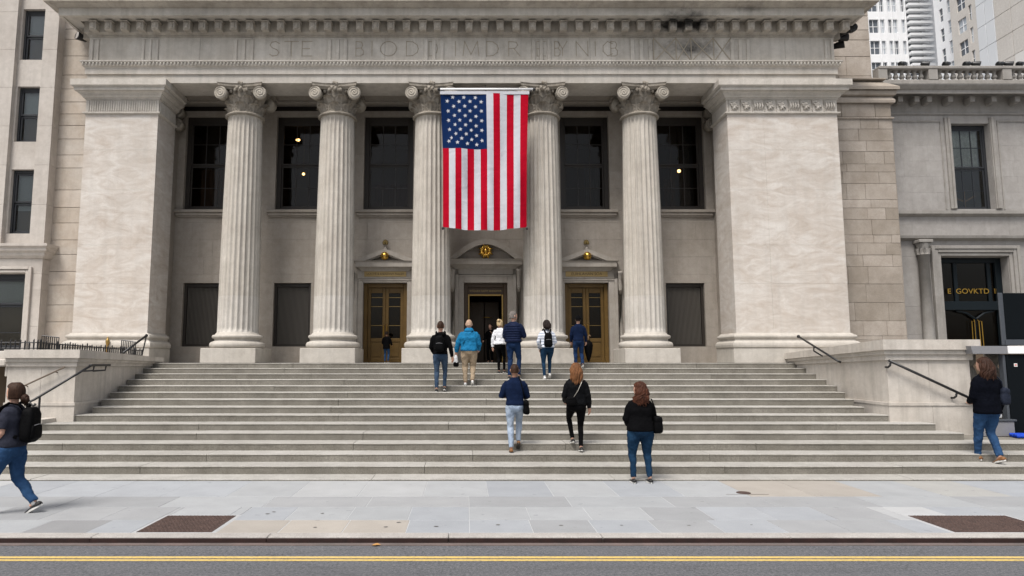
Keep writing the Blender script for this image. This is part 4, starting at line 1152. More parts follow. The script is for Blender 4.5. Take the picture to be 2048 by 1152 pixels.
m.box(wop[0]+.1, wop[1]-.1, YR+.5, YR+.56, wz, wz+.12); m.tube([(wxm-.35, YR+.48, wz+.5), (wxm, YR+.48, wz+.35), (wxm+.35, YR+.48, wz+.55)], .03, 6); m.tube([(wxm, YR+.48, wz+.1), (wxm, YR+.48, wz+.7)], .03, 6)
m.build('timber_stand', TIMB, fr)
# engaged column by the door
cxx = rx(1846, 600); ccz = r(510); m = MB()
m.add(*lathegeo([(.0, LZ), (.2, LZ), (.2, LZ+.1), (.165, LZ+.13), (.16, LZ+.9), (.15, ccz-.04), (.18, ccz-.03), (.18, ccz), (0, ccz)], 28, (cxx, YR-.16, 0)))
cs = m.build('engaged_column', RIGHTT, rb, True)
m = MB(); m.add(*lathegeo([(0, ccz+.002), (.15, ccz+.002), (.155, ccz+.15), (.2, r(489)), (0, r(489))], 20, (cxx, YR-.16, 0)))
for q in range(10):
    an = 2*pi*q/10; m.add(*leaf_geo((cxx, YR-.16), an, .13, ccz, .22, .045, .06, 5, 5))
m.box(cxx-.22, cxx+.22, YR-.38, YR-.005, r(488.5), r(482.5), .015); m.build('capital', RIGHTT, cs)
# door surround, transom, doors
m = MB()
for k_, (o_, d) in enumerate(((.0, .06), (.11, .1), (.22, .13))):
    m.box(dop[0]-.12-o_, dop[0]-.012-o_, YR-d, YR-.004, LZ-.9, dop[3]+.12+o_, .012); m.box(dop[1]+.012+o_, dop[1]+.12+o_, YR-d, YR-.004, LZ-.9, dop[3]+.12+o_, .012)
    m.box(dop[0]-.011-o_, dop[1]+.011+o_, YR-d, YR-.0042, dop[3]+.012+o_, dop[3]+.12+o_, .012)
m.build('door_surround', RIGHTT, rb)
TEAL = plain('dark_teal_paint', (.006,.010,.013), .45, .2)
ydr = YR+.35; ztr0, ztr1 = PZ(612, ydr), PZ(603, ydr)
m = MB()
m.box(dop[0]+.001, dop[0]+.14, ydr-.05, ydr+.1, LZ-.9, dop[3]-.001, .01); m.box(dop[1]-.2, dop[1]-.001, ydr-.05, ydr+.1, LZ-.9, dop[3]-.001, .01); m.box(dop[0]+.141, dop[1]-.201, ydr-.05, ydr+.1, dop[3]-.16, dop[3]-.0012, .01)
m.box(dop[0]+.141, dop[1]-.201, ydr-.08, ydr+.1, ztr0-.14, ztr1, .012)
for p in (1911, 1978): 
    q = PX(p, 560, ydr); m.box(q-.06, q+.06, ydr-.02, ydr+.06, ztr1+.001, dop[3]-.161, .01)
dr = m.build('street_door', TEAL, rb)
box('transom_pane', dop[0]+.14, dop[1]-.2, ydr+.03, ydr+.036, ztr1, dop[3]-.16, GLASS, dr)
text('transom_lettering', 'E  GOVKTD  IN', .235, PX(1948, 583, ydr), ydr-.03, PZ(583, ydr), GOLD, dr, .004, 1.12)
box('door_pane', dop[0]+.14, dop[1]-.2, ydr+.05, ydr+.056, LZ-.9, ztr0-.14, GLASS, dr)
xm_ = PX(1952, 660, ydr); m = MB()
for s in (-1, 1):
    m.tube([(xm_+s*.02, ydr-.02, ztr0-.42), (xm_+s*.28, ydr-.02, ztr0-.24), (xm_+s*.62, ydr-.02, ztr0-.16)], .035, 6)
m.box(xm_-.03, xm_+.03, ydr-.0, ydr+.05, LZ-.9, ztr0-.42); m.build('door_arch_bars', TEAL, dr)
for s in (-1, 1): mk('door_handle', *tubegeo([(xm_+s*.06, ydr-.02, ztr0-.45), (xm_+s*.07, ydr-.06, ztr0-.5), (xm_+s*.16, ydr-.06, ztr0-.5), (xm_+s*.17, ydr-.06, ztr0-1.6), (xm_+s*.08, ydr-.06, ztr0-1.6), (xm_+s*.07, ydr-.06, ztr0-.5)], .012, 6), GOLD, dr)
# balustrade
YB = YR-.25
bz0, bz1, bz2, bz3 = PZ(167, YB-.2), PZ(163, YB), PZ(142, YB), PZ(136, YB)
bal = thing('roof_balustrade', 'stone balustrade along the roof of the grey building', 'balustrade', (PX(1900, 165, YB), YB, bz0))
bxa = PX(1752, 150, YB); bxb = xb
box('base_rail', bxa, bxb, YB-.16, YB+.16, bz0-.02, bz1, RIGHTT, bal, .02); box('top_rail', bxa, bxb, YB-.19, YB+.19, bz2, bz3, RIGHTT, bal, .02)
posts = [1760, 1860, 2007, 2150]
for p in posts:
    q = PX(p, 152, YB); box('post', q-.15, q+.15, YB-.17, YB+.17, bz1+.001, bz2-.001, RIGHTT, bal, .01)
hb = bz2-bz1-.004
bp = [(.0, 0), (.085, 0), (.085, .03), (.05, .05), (.06, .1), (.088, hb*.34), (.075, hb*.5), (.045, hb*.74), (.05, hb*.8), (.07, hb*.84), (.045, hb*.9), (.085, hb*.94), (.085, hb), (0, hb)]
proto_b = None
for a, b in zip(posts[:-1], posts[1:]):
    n = max(3, round((b-a-24)/13.2))
    for i in range(n):
        q = PX(a+12+(b-a-24)*(i+.5)/n, 152, YB)
        if proto_b is None:
            proto_b = mk('baluster', *lathegeo(bp, 14), RIGHTT, bal, True); o = proto_b; o.matrix_parent_inverse = Matrix.Translation(-bal.location)
        else: o = proto_b.copy(); COL.objects.link(o); o.parent = bal; o.matrix_parent_inverse = proto_b.matrix_parent_inverse.copy()
        o.location = (q, YB, bz1+.002)
# floodlights on the rail and on the cornice ends
def floodlight(c, aim, label, group, s=1.0, stem=None):
    C = Vector(c); A = Vector(aim).normalized(); t = thing('floodlight', label, 'floodlight', c, group)
    pts = [C-A*.16*s, C-A*.13*s, C-A*.02*s, C+A*.10*s, C+A*.13*s]
    mk('housing', *tubegeo(pts, [.05*s, .075*s, .095*s, .12*s, .12*s], 16), DARKM, t, True)
    mk('lens', *tubegeo([C+A*.125*s, C+A*.135*s], .105*s, 16), GLASSB, t)
    mk('bracket', *tubegeo(stem or [C-A*.05*s, C+Vector((0, 0, -.17*s))], .02*s, 6), DARKM, t)
for i, p in enumerate((1803, 1848, 1891, 1932, 1949, 1998, 2014, 2038)):
    x_ = PX(p, 136, YB); right = i in (1, 4, 6)
    floodlight((x_, YB-.08, bz3+.10), (.9 if right else -.9, -.35, -.3), ('%s dark floodlight from the left along the roof balustrade' % ('first second third fourth fifth sixth seventh eighth'.split()[i])), 'floodlights on the balustrade rail', .85, [(x_, YB-.08, bz3+.06), (x_+.02, YB-.08, bz3-.003)])
for i, (p, q, lab) in enumerate(((1704, 58, 'round black floodlight farthest out under the right end of the cornice'), (1689, 62, 'black floodlight beside the outermost one under the right cornice end'), (1685, 75, 'upper of the two black floodlights against the right end of the frieze'), (1678, 90, 'lowest black floodlight against the right end of the frieze'))):
    Yq = YP+.15+.3*i; x_, z_ = XZ(p, q, Yq)
    floodlight((x_, Yq, z_), ((-.35, -.9, -.1), (.5, -.7, .2), (.95, -.2, .1), (.8, -.5, .1))[i], lab, 'floodlights under the right cornice end', 1.15, [(x_, Yq, z_+.05), (XE1+.0, Yq+.3, z_+.02)])
x_, z_ = XZ(163, 75, YP+.3); floodlight((x_, YP+.3, z_), (-.5, -.8, .1), 'single black floodlight under the left end of the cornice', None, 1.1, [(x_, YP+.3, z_+.05), (XE0, YP+.5, z_-.1)])

# ================================================================ FAR TOWERS
TW = plain('white_tower_panel', (.78,.79,.80), .7, .3, var=.04, scale=.3); TG = plain('grey_tower_panel', (.62,.64,.66), .7, .3, var=.06, scale=.3)
TB2 = plain('pale_tower_stone', (.66,.645,.62), .8, .2, var=.04, scale=.3)
TB = stone('beige_tower_stone', (.56,.53,.49), (.61,.585,.55), .15, .1, .03, dirt=.15)
PANEW = plain('tower_pane_dark', (.10,.115,.135), .15, .6, var=.5, scale=.4); PANEL = plain('tower_pane_pale', (.42,.46,.50), .2, .6, var=.3, scale=.4)
YT = 105.0
t1 = thing('white_tower', 'white high-rise with grid windows and slatted balconies far behind the roof', 'building', (PX(1800, 150, YT), YT, 0))
tx0, tx1 = PX(1690, 70, YT), PX(1876, 70, YT)
tw = box('tower_wall', tx0, tx1, YT+.5, YT+18, 0, 75, TW, t1)
tcol = [(1741.5, 1761), (1764.5, 1773), (1780, 1787.5), (1790, 1799), (1807, 1814.5)]
fl = PZ(81, YT)-PZ(124, YT); base = PZ(108, YT)
edges = [tx0]
for a, b in tcol: edges += [PX(a, 95, YT), PX(b, 95, YT)]
edges.append(PX(1817, 95, YT))
for i in range(0, len(edges), 2): box('tower_pier', edges[i], edges[i+1], YT, YT+.49, 0, 75, TW, tw, .03)
for f_ in range(-4, 9):
    z0_ = base+fl*f_; hh = PZ(81, YT)-base
    for q, (a, b) in enumerate(tcol):
        xa_, xb_ = PX(a, 95, YT)+.02, PX(b, 95, YT)-.02
        box('spandrel', xa_, xb_, YT+.1, YT+.48, z0_+hh, z0_+fl, TW, tw)
        if f_ > -2:
            mt = PANEW if q == 0 or (q+f_) % 3 == 0 else PANEL
            wq = box('window', xa_, xb_, YT+.38, YT+.42, z0_+.0, z0_+hh, mt, t1)
            box('mullion', (xa_+xb_)/2-.04, (xa_+xb_)/2+.04, YT+.3, YT+.37, z0_, z0_+hh, TW, wq); box('transom', xa_, xb_, YT+.31, YT+.369, z0_+hh*.5-.04, z0_+hh*.5+.04, TW, wq)
lxa, lxb = PX(1818, 95, YT), PX(1864, 95, YT); lp = (PZ(70, YT)-PZ(82, YT))
for i in range(-14, 40):
    z0_ = PZ(134, YT)+lp*i
    box('balcony_slab', lxa, lxb, YT-.6, YT+.49, z0_, z0_+lp*.42, TW, tw, .02)
    box('balcony_void', lxa+.3, lxa+(lxb-lxa)*.66, YT+.3, YT+.45, z0_+lp*.43, z0_+lp*.99, PANEW, tw)
    box('balcony_rail', lxa+(lxb-lxa)*.66, lxb, YT-.5, YT-.45, z0_+lp*.75, z0_+lp*.82, TG, tw)
XT = 70.0
def ty(px, py=70): 
    d = ray(px, py); return XT/d[0]*d[1]
def tz(px, py):
    d = ray(px, py); return H+XT/d[0]*d[2]
t2 = thing('beige_tower', 'beige stone tower with punched windows at the top right corner', 'building', (XT+5, ty(1975), 0))
y_a, y_b, y_c, y_d, y_e = ty(2140), ty(1992), ty(1956), ty(1904), ty(1878)
tb = box('tower_wall', XT+.3, XT+25, y_a, y_d, 0, 85, TB, t2)
fz = tz(1925, 70)-tz(1925, 117.0)
wz0 = tz(1926, 112)
def sidewall(x, ya, yb, ops_, mat, parent):
    zs_ = sorted(set([0, 85]+[round(q, 3) for o in ops_ for q in o[2:]]))
    for za, zb in zip(zs_[:-1], zs_[1:]):
        segs = [(ya, yb)]
        for (a, b, c, d) in ops_:
            if c < zb-.01 and d > za+.01:
                segs = [s for (s0, s1) in segs for s in ([(s0, s1)] if b <= s0 or a >= s1 else [(s0, a), (b, s1)]) if s[1]-s[0] > .02]
        for a, b in segs: box('wall_panel', x, x+.29, a, b, za, zb, mat, parent)
o1 = []; o2 = []
for f_ in range(-5, 8):
    zb_ = wz0+fz*f_; o1.append((ty(1935), ty(1917.5), zb_, zb_+fz*.62)); o2.append((ty(1947.5), ty(1941), zb_+fz*.3, zb_+fz*1.05-.25))
sidewall(XT, y_c, y_d, [o for o in o1]+[o for o in o2], TB, tb)
for f_, o in enumerate(o1+o2):
    wq = box('window', XT+.2, XT+.25, o[0], o[1], o[2], o[3], PANEW if f_ % 3 else PANEL, t2)
    box('window_bar', XT+.14, XT+.199, o[0], o[1], (o[2]+o[3])/2-.05, (o[2]+o[3])/2+.05, TW, wq); box('window_bar', XT+.141, XT+.198, (o[0]+o[1])/2-.05, (o[0]+o[1])/2+.05, o[2], o[3], TW, wq)
for i in range(27):
    z0_ = i*3.15
    box('glazed_panel', XT-.05, XT+.28, y_b+.03, (y_b+y_c)/2-.03, z0_, z0_+3.1, TG, tb, .02); box('glazed_panel', XT-.05, XT+.28, (y_b+y_c)/2+.03, y_c-.03, z0_, z0_+3.1, TG, tb, .02)
    for j in range(4):
        yq0 = y_a+(y_b-y_a)*j/4; yq1 = y_a+(y_b-y_a)*(j+1)/4
        box('stone_panel', XT-.02, XT+.28, yq0+.03, yq1-.03, z0_, z0_+3.1, TB if (i+j) % 7 else TB2, tb, .02)
t3 = thing('pale_tower', 'narrow pale tower wall with outlined windows between the white and beige towers', 'building', (XT+3, ty(1885), 0))
p3 = box('tower_wall', XT+1.3, XT+20, y_d+.1, ty(1858), 0, 80, TW, t3)
o3 = []; 
for f_ in range(-5, 9):
    zb_ = tz(1890, 107)+fz*f_*.95; o3.append((ty(1896, 90), ty(1886, 90), zb_, zb_+fz*.6)); o3.append((ty(1877, 90), ty(1870, 90), zb_-.6, zb_+fz*.62-.6))
sidewall(XT+1, y_d+.1, ty(1858), o3, TW, p3)
for f_, o in enumerate(o3):
    wq = box('window', XT+1.2, XT+1.25, o[0], o[1], o[2], o[3], PANEL if f_ % 2 == 0 else PANEW, t3)
    box('window_bar', XT+1.12, XT+1.199, o[0], o[1], (o[2]+o[3])/2-.05, (o[2]+o[3])/2+.05, TW, wq)

# ================================================================ FLAG
YFL = YP-.5
def fpt(q, r_): return XZ(860+q/3.6, 160+r_/3.6, YFL)
topL, topR = fpt(72, 92), fpt(710, 92); 
flag = thing('hanging_flag', 'large vertical striped flag with white stars hung in front of the centre columns', 'flag', ((topL[0]+topR[0])/2, YFL, fpt(400, 1075)[1]))
xe_top = [78, 126, 176, 220, 265, 310, 357, 405, 455, 503, 553, 603, 652, 708]
xe_bot = [93, 137, 183, 227, 270, 318, 365, 412, 458, 506, 553, 602, 648, 697]
FRED = NT('flag_red'); FWHT = NT('flag_white'); FBLU = NT('flag_blue')
def flagm(t, c):
    p = t.pos(); n = t.noise(t.pos((1.2, 1, 1.6), (0, radians(38), 0)), 2.3, 3, .5, .6)
    f = t.noise(p, 300, 2, .5)
    tr = t.N('ShaderNodeBsdfTranslucent'); tr.inputs[0].default_value = (*c, 1)
    m_ = t.finish(c, .8, .06, n, .25, .10)
    return m_
FR, FW, FB = flagm(FRED, (.36,.002,.015)), flagm(FWHT, (.47,.475,.51)), flagm(FBLU, (.004,.018,.072))
NR = 60
def cloth_pt(u, v, off=0.0):
    """u: 0..13 stripe coordinate, v: 0 top .. 1 bottom"""
    i = min(12, int(u)); t = u-i
    a = xe_top[i]*(1-t)+xe_top[i+1]*t; b = xe_bot[i]*(1-t)+xe_bot[i+1]*t
    q = a*(1-min(1, v*2.2))+b*min(1, v*2.2)
    if v < .45: q += (-3+7*v) if u < 2 else 0
    r0 = 98; r1 = 1058+26*sin(pi*u/13)
    x_, z_ = fpt(q, r0+(r1-r0)*v)
    y_ = YFL+.05*sin(u*1.35+v*2.5)*min(1, .3+v)+.025*sin(u*3.1-v*9)*v+.035*sin((u*.55+v*7.5))*.6-off
    return (x_, y_, z_)
CV = (492-98)/(1070-98)
def strip(name, u0, u1, v0, v1, mat, parent, nu=5):
    n = max(4, int(NR*(v1-v0))); vs = []; fs = []
    for side in (0, .004):
        for j in range(n+1):
            for i in range(nu+1): vs.append(cloth_pt(u0+(u1-u0)*i/nu, v0+(v1-v0)*j/n, side))
    w_ = nu+1; k = w_*(n+1)
    for s in (0, 1):
        for j in range(n):
            for i in range(nu): fs.append((s*k+j*w_+i, s*k+j*w_+i+1, s*k+(j+1)*w_+i+1, s*k+(j+1)*w_+i))
    return mk(name, vs, fs, mat, parent, True)
for i in range(13):
    strip('stripe', i+.001, i+.999, CV+.001 if i < 7 else 0, 1, FR if i % 2 == 0 else FW, flag)
canton = strip('canton', 0.001, 6.999, 0, CV, FB, flag, 20)
stars = [(162,122),(242,126),(327,127),(125,150),(206,155),(288,154),(368,158),(168,188),(249,189),(328,192),(130,221),(209,221),(288,223),(369,224),(173,255),(252,258),(330,260),(132,289),(211,290),(291,291),(370,293),(176,322),(255,324),(330,328),(138,355),(215,357),(295,360),(370,361),(182,389),(259,389),(332,396),(152,417),(225,422),(298,426),(371,433),(132,441),(193,452),(268,456),(333,460)]
for (sq, sr_) in stars:
    i = 0; v = (sr_-98)/(1070-98)
    u = 7*(sq-(78+8*v*2))/(405-(78+8*v*2)); c = Vector(cloth_pt(u, v, .012)); R = 16/3.6/F*YFL*1.06; an0 = random.uniform(-.4, .4)
    pts = [c+Vector((R*(1 if k % 2 == 0 else .42)*sin(an0+k*pi/5), 0, R*(1 if k % 2 == 0 else .42)*cos(an0+k*pi/5))) for k in range(10)]
    mk('star', [tuple(p) for p in pts]+[tuple(c-Vector((0, .003, 0)))], [(k, (k+1) % 10, 10) for k in range(10)], FW, flag)
hd = MB(); hv = []
for i in range(21):
    x_, y_, z_ = cloth_pt(13*i/20, 0); hv.append((x_, YFL, z_))
za_ = fpt(400, 82)[1]
hd.box(topL[0], topR[0]+.02, YFL-.02, YFL+.02, hv[0][2]-.03, za_, .006); hd.build('white_header', FW, flag)
for s, q in ((0, 92), (1, 697)):
    x_, z_ = fpt(q, 1068); mk('corner_weight', *sphgeo((x_, YFL, z_), (.035, .03, .05), 8, 6), DARKM, flag)
pz_ = PZ(178.5, YFL); pxa, pxb = PX(878, 178, YFL), PX(1068, 178, YFL)
fp = thing('flag_pole', 'thin white horizontal pole holding the flag between two capitals', 'pole', ((pxa+pxb)/2, YFL, pz_))
mk('rod', *tubegeo([(pxa, YFL, pz_), (pxb, YFL, pz_)], .035, 12), WHITEP, fp, True)
for q in (PX(883, 178, YFL), PX(972, 178, YFL), PX(1062, 178, YFL)):
    mk('hanger', *tubegeo([(q, YFL, pz_+.05), (q, YFL, za_-.01)], .018, 6), DARKM, fp)
    mk('stay', *tubegeo([(q, YFL, pz_+.02), (q, YP+.2, ZS+.003)], .014, 6), DARKM, fp)
for q in (pxa, pxb): mk('end_knob', *sphgeo((q, YFL, pz_), .05, 10, 8), DARKM, fp)

# ================================================================ RAILS AND FENCE
yf = SYn(7)
hr = thing('handrail', 'black handrail with curled foot and post in front of the left stair wall', 'handrail', (PX(78, 830, yf-.5), yf-.5, SZ(6)), 'black stair handrails')
a_ = (*XZ(62, 803, yf-.75),); b_ = XZ(184, 730, yf-.12)
A3 = Vector((a_[0], yf-.75, a_[1])); B3 = Vector((b_[0], yf-.12, b_[1])); 
curl = [A3+Vector((.10, .0, -.05)), A3+Vector((.06, -.01, -.09)), A3+Vector((.0, -.01, -.06)), A3+Vector((-.02, 0, 0))]
mk('rail', *tubegeo(curl+[A3.lerp(B3, t) for t in (.05, .3, .6, 1)], .026, 8), DARKM, hr, True)
p_ = A3.lerp(B3, .14); mk('post', *tubegeo([p_, (p_.x, p_.y, SZ(6)-.0)], .022, 8), DARKM, hr)
mk('bracket', *boxgeo(B3.x-.05, B3.x+.03, B3.y-.05, B3.y+.75, B3.z-.03, B3.z+.02, .01), DARKM, hr)
for q in (.1, .6): mk('bracket_foot', *tubegeo([(B3.x, B3.y+q, B3.z), (B3.x-.02, B3.y+q, B3.z-.12), (B3.x-.3, B3.y+q, B3.z-.14)], .02, 6), DARKM, hr)
BRN = plain('brown_rail', (.13,.10,.075), .6)
hr = thing('wall_rail', 'thin brown rail fixed along the face of the left stair wall', 'handrail', (PX(80, 760, yf-.06), yf-.06, 0))
mk('rail', *tubegeo([(PX(30, 780, yf-.1), yf-.1, PZ(780, yf-.1)), (PX(130, 734, yf-.1), yf-.1, PZ(734, yf-.1))], .018, 8), BRN, hr)
for t in (.2, .8): 
    q0 = PX(30+100*t, 780-46*t, yf-.1); q1 = PZ(780-46*t, yf-.1); mk('bracket', *tubegeo([(q0, yf-.1, q1), (q0, yf+.02, q1-.03)], .012, 6), BRN, hr)
hr = thing('handrail', 'long black handrail sloping down the front of the right stair wall', 'handrail', (PX(1860, 760, yf-.1), yf-.12, 0), 'black stair handrails')
A3 = Vector((PX(1778, 721, yf-.14), yf-.14, PZ(721, yf-.14))); B3 = Vector((PX(1952, 802, yf-.14), yf-.14, PZ(802, yf-.14)))
mk('rail', *tubegeo([A3, A3.lerp(B3, .5), B3], .03, 8), DARKM, hr, True)
for t in (.02, .78):
    c = A3.lerp(B3, t); mk('bracket', *tubegeo([c, c+Vector((-.02, 0, -.09)), c+Vector((-.03, .06, -.13)), c+Vector((-.03, .15, -.13))], .024, 6), DARKM, hr)
hr = thing('handrail', 'short black handrail at the top right of the steps before the pier', 'handrail', (PX(1640, 700, LY-.3), LY-.3, LZ), 'black stair handrails')
A3 = Vector((PX(1597, 673, 17.7), 17.7, PZ(673, 17.7))); B3 = Vector((PX(1676, 722, 15.7), 15.7, PZ(722, 15.7)))
mk('rail', *tubegeo([A3, A3.lerp(B3, .5), B3, B3+Vector((.06, 0, -.03))], .026, 8), DARKM, hr, True)
c = A3.lerp(B3, .42); mk('bracket', *tubegeo([c, c+Vector((-.01, 0, -.12)), c+Vector((.2, 0, -.25))], .02, 6), DARKM, hr)
mk('end_knob', *sphgeo(A3, .045, 8, 6), DARKM, hr)
hr = thing('handrail', 'short black handrail at the top left of the steps beside the fence', 'handrail', (PX(270, 690, LY-.6), LY-.6, LZ), 'black stair handrails')
A3 = Vector((PX(293, 671, LY-.4), LY-.4, PZ(671, LY-.4))); B3 = Vector((PX(246, 706, LY-1.6), LY-1.6, PZ(706, LY-1.6)))
mk('rail', *tubegeo([A3, B3], .03, 8), DARKM, hr, True); mk('end_knob', *sphgeo(A3, .045, 8, 6), DARKM, hr)
mk('post', *tubegeo([A3, (A3.x-.1, A3.y, PZ(712, LY-.4))], .02, 6), DARKM, hr)
# low fence with separate pickets on the left cap
ztl = zl[0]
def capz(y): 
    t = (y-(yf))/(LY+.5-yf); return ztl+(PZ(715, LY)-ztl)*max(0, t)
P0 = Vector((PX(-30, 697, yf+.1), yf+.1)); P1 = Vector((PX(72, 697, yf+.1), yf+.1)); P2 = Vector((PX(285, 712, LY-.3), LY-.3))
fence = thing('spiked_fence', 'low black spiked iron fence on top of the left stair wall', 'fence', (P1.x, P1.y, ztl))
def fz_(p): return max(capz(p.y), ztl if p.y < yf+.2 else -9)+.003
rf = random.Random(17)
for (a, b, n, hgt) in ((P0, P1, 11, .2), (P1, P2, 46, .2)):
    for i in range(n):
        q = a.lerp(b, (i+.5)/n); zz_ = fz_(q); hh = hgt*rf.uniform(.9, 1.25)
        mk('picket', *tubegeo([(q.x, q.y, zz_-.03), (q.x+rf.uniform(-.008, .008), q.y, zz_+hh*.85), (q.x, q.y, zz_+hh)], [.019, .019, .005], 6), DARKM, fence)
    mk('fence_rail', *tubegeo([(a.x, a.y, fz_(a)+hgt*.78), (b.x, b.y, fz_(b)+hgt*.78)], .014, 6), DARKM, fence)
    mk('fence_rail', *tubegeo([(a.x, a.y, fz_(a)+.03), (b.x, b.y, fz_(b)+.03)], .012, 6), DARKM, fence)
for (pa, pb, pt, pbm, yy, lab) in ((83, 117, 671, 697, LY-.1, 'small black grille panel behind the left end of the spiked fence'), (243, 271, 680, 706, LY-.2, 'small black grille panel before the left pier base')):
    g = thing('grille_panel', lab, 'railing', (PX((pa+pb)/2, pbm, yy), yy, PZ(pbm+8, yy)), 'small grille panels'); n = 9
    for i in range(n):
        q = PX(pa+(pb-pa)*i/(n-1), 690, yy); top = pt+4*i/(n-1); mk('bar', *tubegeo([(q, yy, PZ(pbm+10, yy)), (q, yy, PZ(top, yy))], .014, 6), DARKM, g)
    mk('top_rail', *tubegeo([(PX(pa, 690, yy), yy, PZ(pt, yy)), (PX(pb, 690, yy), yy, PZ(pt+4, yy))], .016, 6), DARKM, g)
# brass lantern-like tap on the pier base
x_, z_ = XZ(216, 683, YP-.2); br = thing('brass_fitting', 'small brass fitting in front of the left pier base', 'fitting', (x_, YP-.22, LZ+.4))
mk('body', *lathegeo([(0, -.32), (.03, -.32), (.03, -.1), (.05, -.07), (.06, .02), (.035, .07), (.015, .1), (.02, .13), (0, .14)], 14, (x_, YP-.22, z_)), BRASST, br, True)
mk('foot', *lathegeo([(0, 0), (.05, 0), (.04, .03), (0, .03)], 12, (x_, YP-.22, z_-.35)), BRASST, br)

# ================================================================ BOOTH ON THE RIGHT
YK = SYn(5)+.75; kz = SZ(4)
kx = lambda p, q: PX(p, q, YK)
BOOTH = plain('booth_dark_panel', (.003,.0048,.0065), .7, .1); BGREY = plain('booth_grey_metal', (.20,.20,.21), .5, .4); BSTL = plain('booth_steel_edge', (.06,.067,.078), .5, .3)
kb = thing('street_booth', 'dark street booth with a white canopy band cut by the right edge', 'booth', (kx(2040, 800), YK, kz))
xk0, xk1 = kx(2020, 800), kx(2020, 800)+1.6
box('cabinet', xk0, xk1, YK, YK+.2, PZ(868, YK)-.0, PZ(709, YK), BOOTH, kb, .01)
box('cabinet_edge', xk0-.06, xk0-.002, YK+.02, YK+.16, kz+.02, PZ(709, YK), BSTL, kb, .01)
box('base_panel', xk0, xk1, YK+.06, YK+.2, kz, PZ(868, YK)-.003, BGREY, kb, .01)
sb = MB(); yk2 = YK-.02
sb.add(*prismgeo([(kx(1945, 709), PZ(707.5, YK)), (xk1+.1, PZ(707.5, YK)), (xk1+.1, PZ(692, YK)), (kx(1940, 692), PZ(692, YK))], yk2, YK+1.2))
sb.build('canopy', BGREY, kb)
box('canopy_band', kx(2013, 700), xk1+.1, YK-.05, YK-.022, PZ(707.5, YK)+.002, PZ(692, YK)-.002, WHITEP, kb, .004)
box('screen_cabinet', kx(2016, 640), xk1, YK+.1, YK+.2, PZ(690, YK), PZ(585, YK), BOOTH, kb, .01)
box('screen_edge', kx(2007, 640), kx(2016, 640)-.002, YK+.08, YK+.12, PZ(690, YK), PZ(585, YK), BSTL, kb, .01)
box('screen_sill', kx(2016, 680), xk1, YK+.06, YK+.098, PZ(690, YK), PZ(679, YK), BSTL, kb, .005)
STK = plain('sticker_white', (.7,.68,.66), .6); STR_ = plain('sticker_red', (.55,.10,.08), .6)
sx_, sz_ = XZ(2031, 730, YK); box('sticker', sx_-.035, sx_+.035, YK-.006, YK-.0015, sz_-.035, sz_+.035, STK, kb); box('sticker_mark', sx_-.022, sx_+.022, YK-.009, YK-.0065, sz_-.012, sz_+.014, STR_, kb)
# grey base bench and folded items by the booth
gb = thing('equipment_case', 'grey metal case standing at the foot of the booth', 'case', (kx(2000, 860), YK-.1, kz))
box('body', kx(1958, 860), kx(2022, 860), YK-.12, YK-.0+.0, kz, PZ(842, YK), BGREY, gb, .015); box('lid', kx(1956, 842), kx(2024, 842), YK-.14, YK-.002, PZ(842, YK)+.001, PZ(838, YK), BSTL, gb, .006)
mk('foot_plate', *boxgeo(kx(1953, 877), kx(1957, 877), YK-.14, YK-.04, kz, PZ(800, YK), .004), DARKM, gb)
BLUC = cloth('blue_tarp', (.02,.06,.42)); REDC = cloth('red_cord', (.35,.06,.05))
bt = thing('folded_tarp', 'bright blue folded tarpaulin lying by the booth', 'tarpaulin', (kx(2020, 880), YK-.32, kz))
m = MB(); xx0, xx1 = kx(2003, 875), kx(2050, 875)
for i in range(4): m.tube([(xx0+.01*i, YK-.42+.07*i, kz+.04+.012*(i % 2)), ((xx0+xx1)/2, YK-.42+.07*i, kz+.05), (xx1, YK-.41+.07*i, kz+.04)], .04, 8)
m.build('folds', BLUC, bt, True); mk('cord', *tubegeo([(kx(2030, 870), YK-.44, kz+.09), (kx(2040, 866), YK-.35, kz+.11), (kx(2060, 868), YK-.3, kz+.07)], .016, 6), REDC, bt)
# balusters seen between wall and booth
sbal = thing('street_balustrade', 'pale stone balusters in the dark gap beside the booth', 'balustrade', (kx(1965, 780), yf+.9, kz))
yb_ = yf+.9
for p, w_ in ((1937, .11), (1986, .13)):
    q = PX(p, 740, yb_); z0_, z1_ = PZ(790, yb_), PZ(708, yb_); hh = z1_-z0_
    mk('baluster', *lathegeo([(0, 0), (.16, 0), (.16, hh*.12), (.09, hh*.17), (.10, hh*.25), (.17, hh*.45), (.13, hh*.62), (.09, hh*.7), (.15, hh*.8), (.16, hh), (0, hh)], 20, (q, yb_, z0_)), STONE, sbal, True)
box('base_rail', PX(1930, 800, yb_), PX(2100, 800, yb_), yb_-.2, yb_+.2, kz, PZ(790, yb_)-.002, STONE, sbal, .02)
box('gap_back_wall', PX(1930, 800, yb_)-.2, PX(2150, 800, yb_), yb_+.5, yb_+.6, kz, PZ(700, yb_), ROOM, sbal)
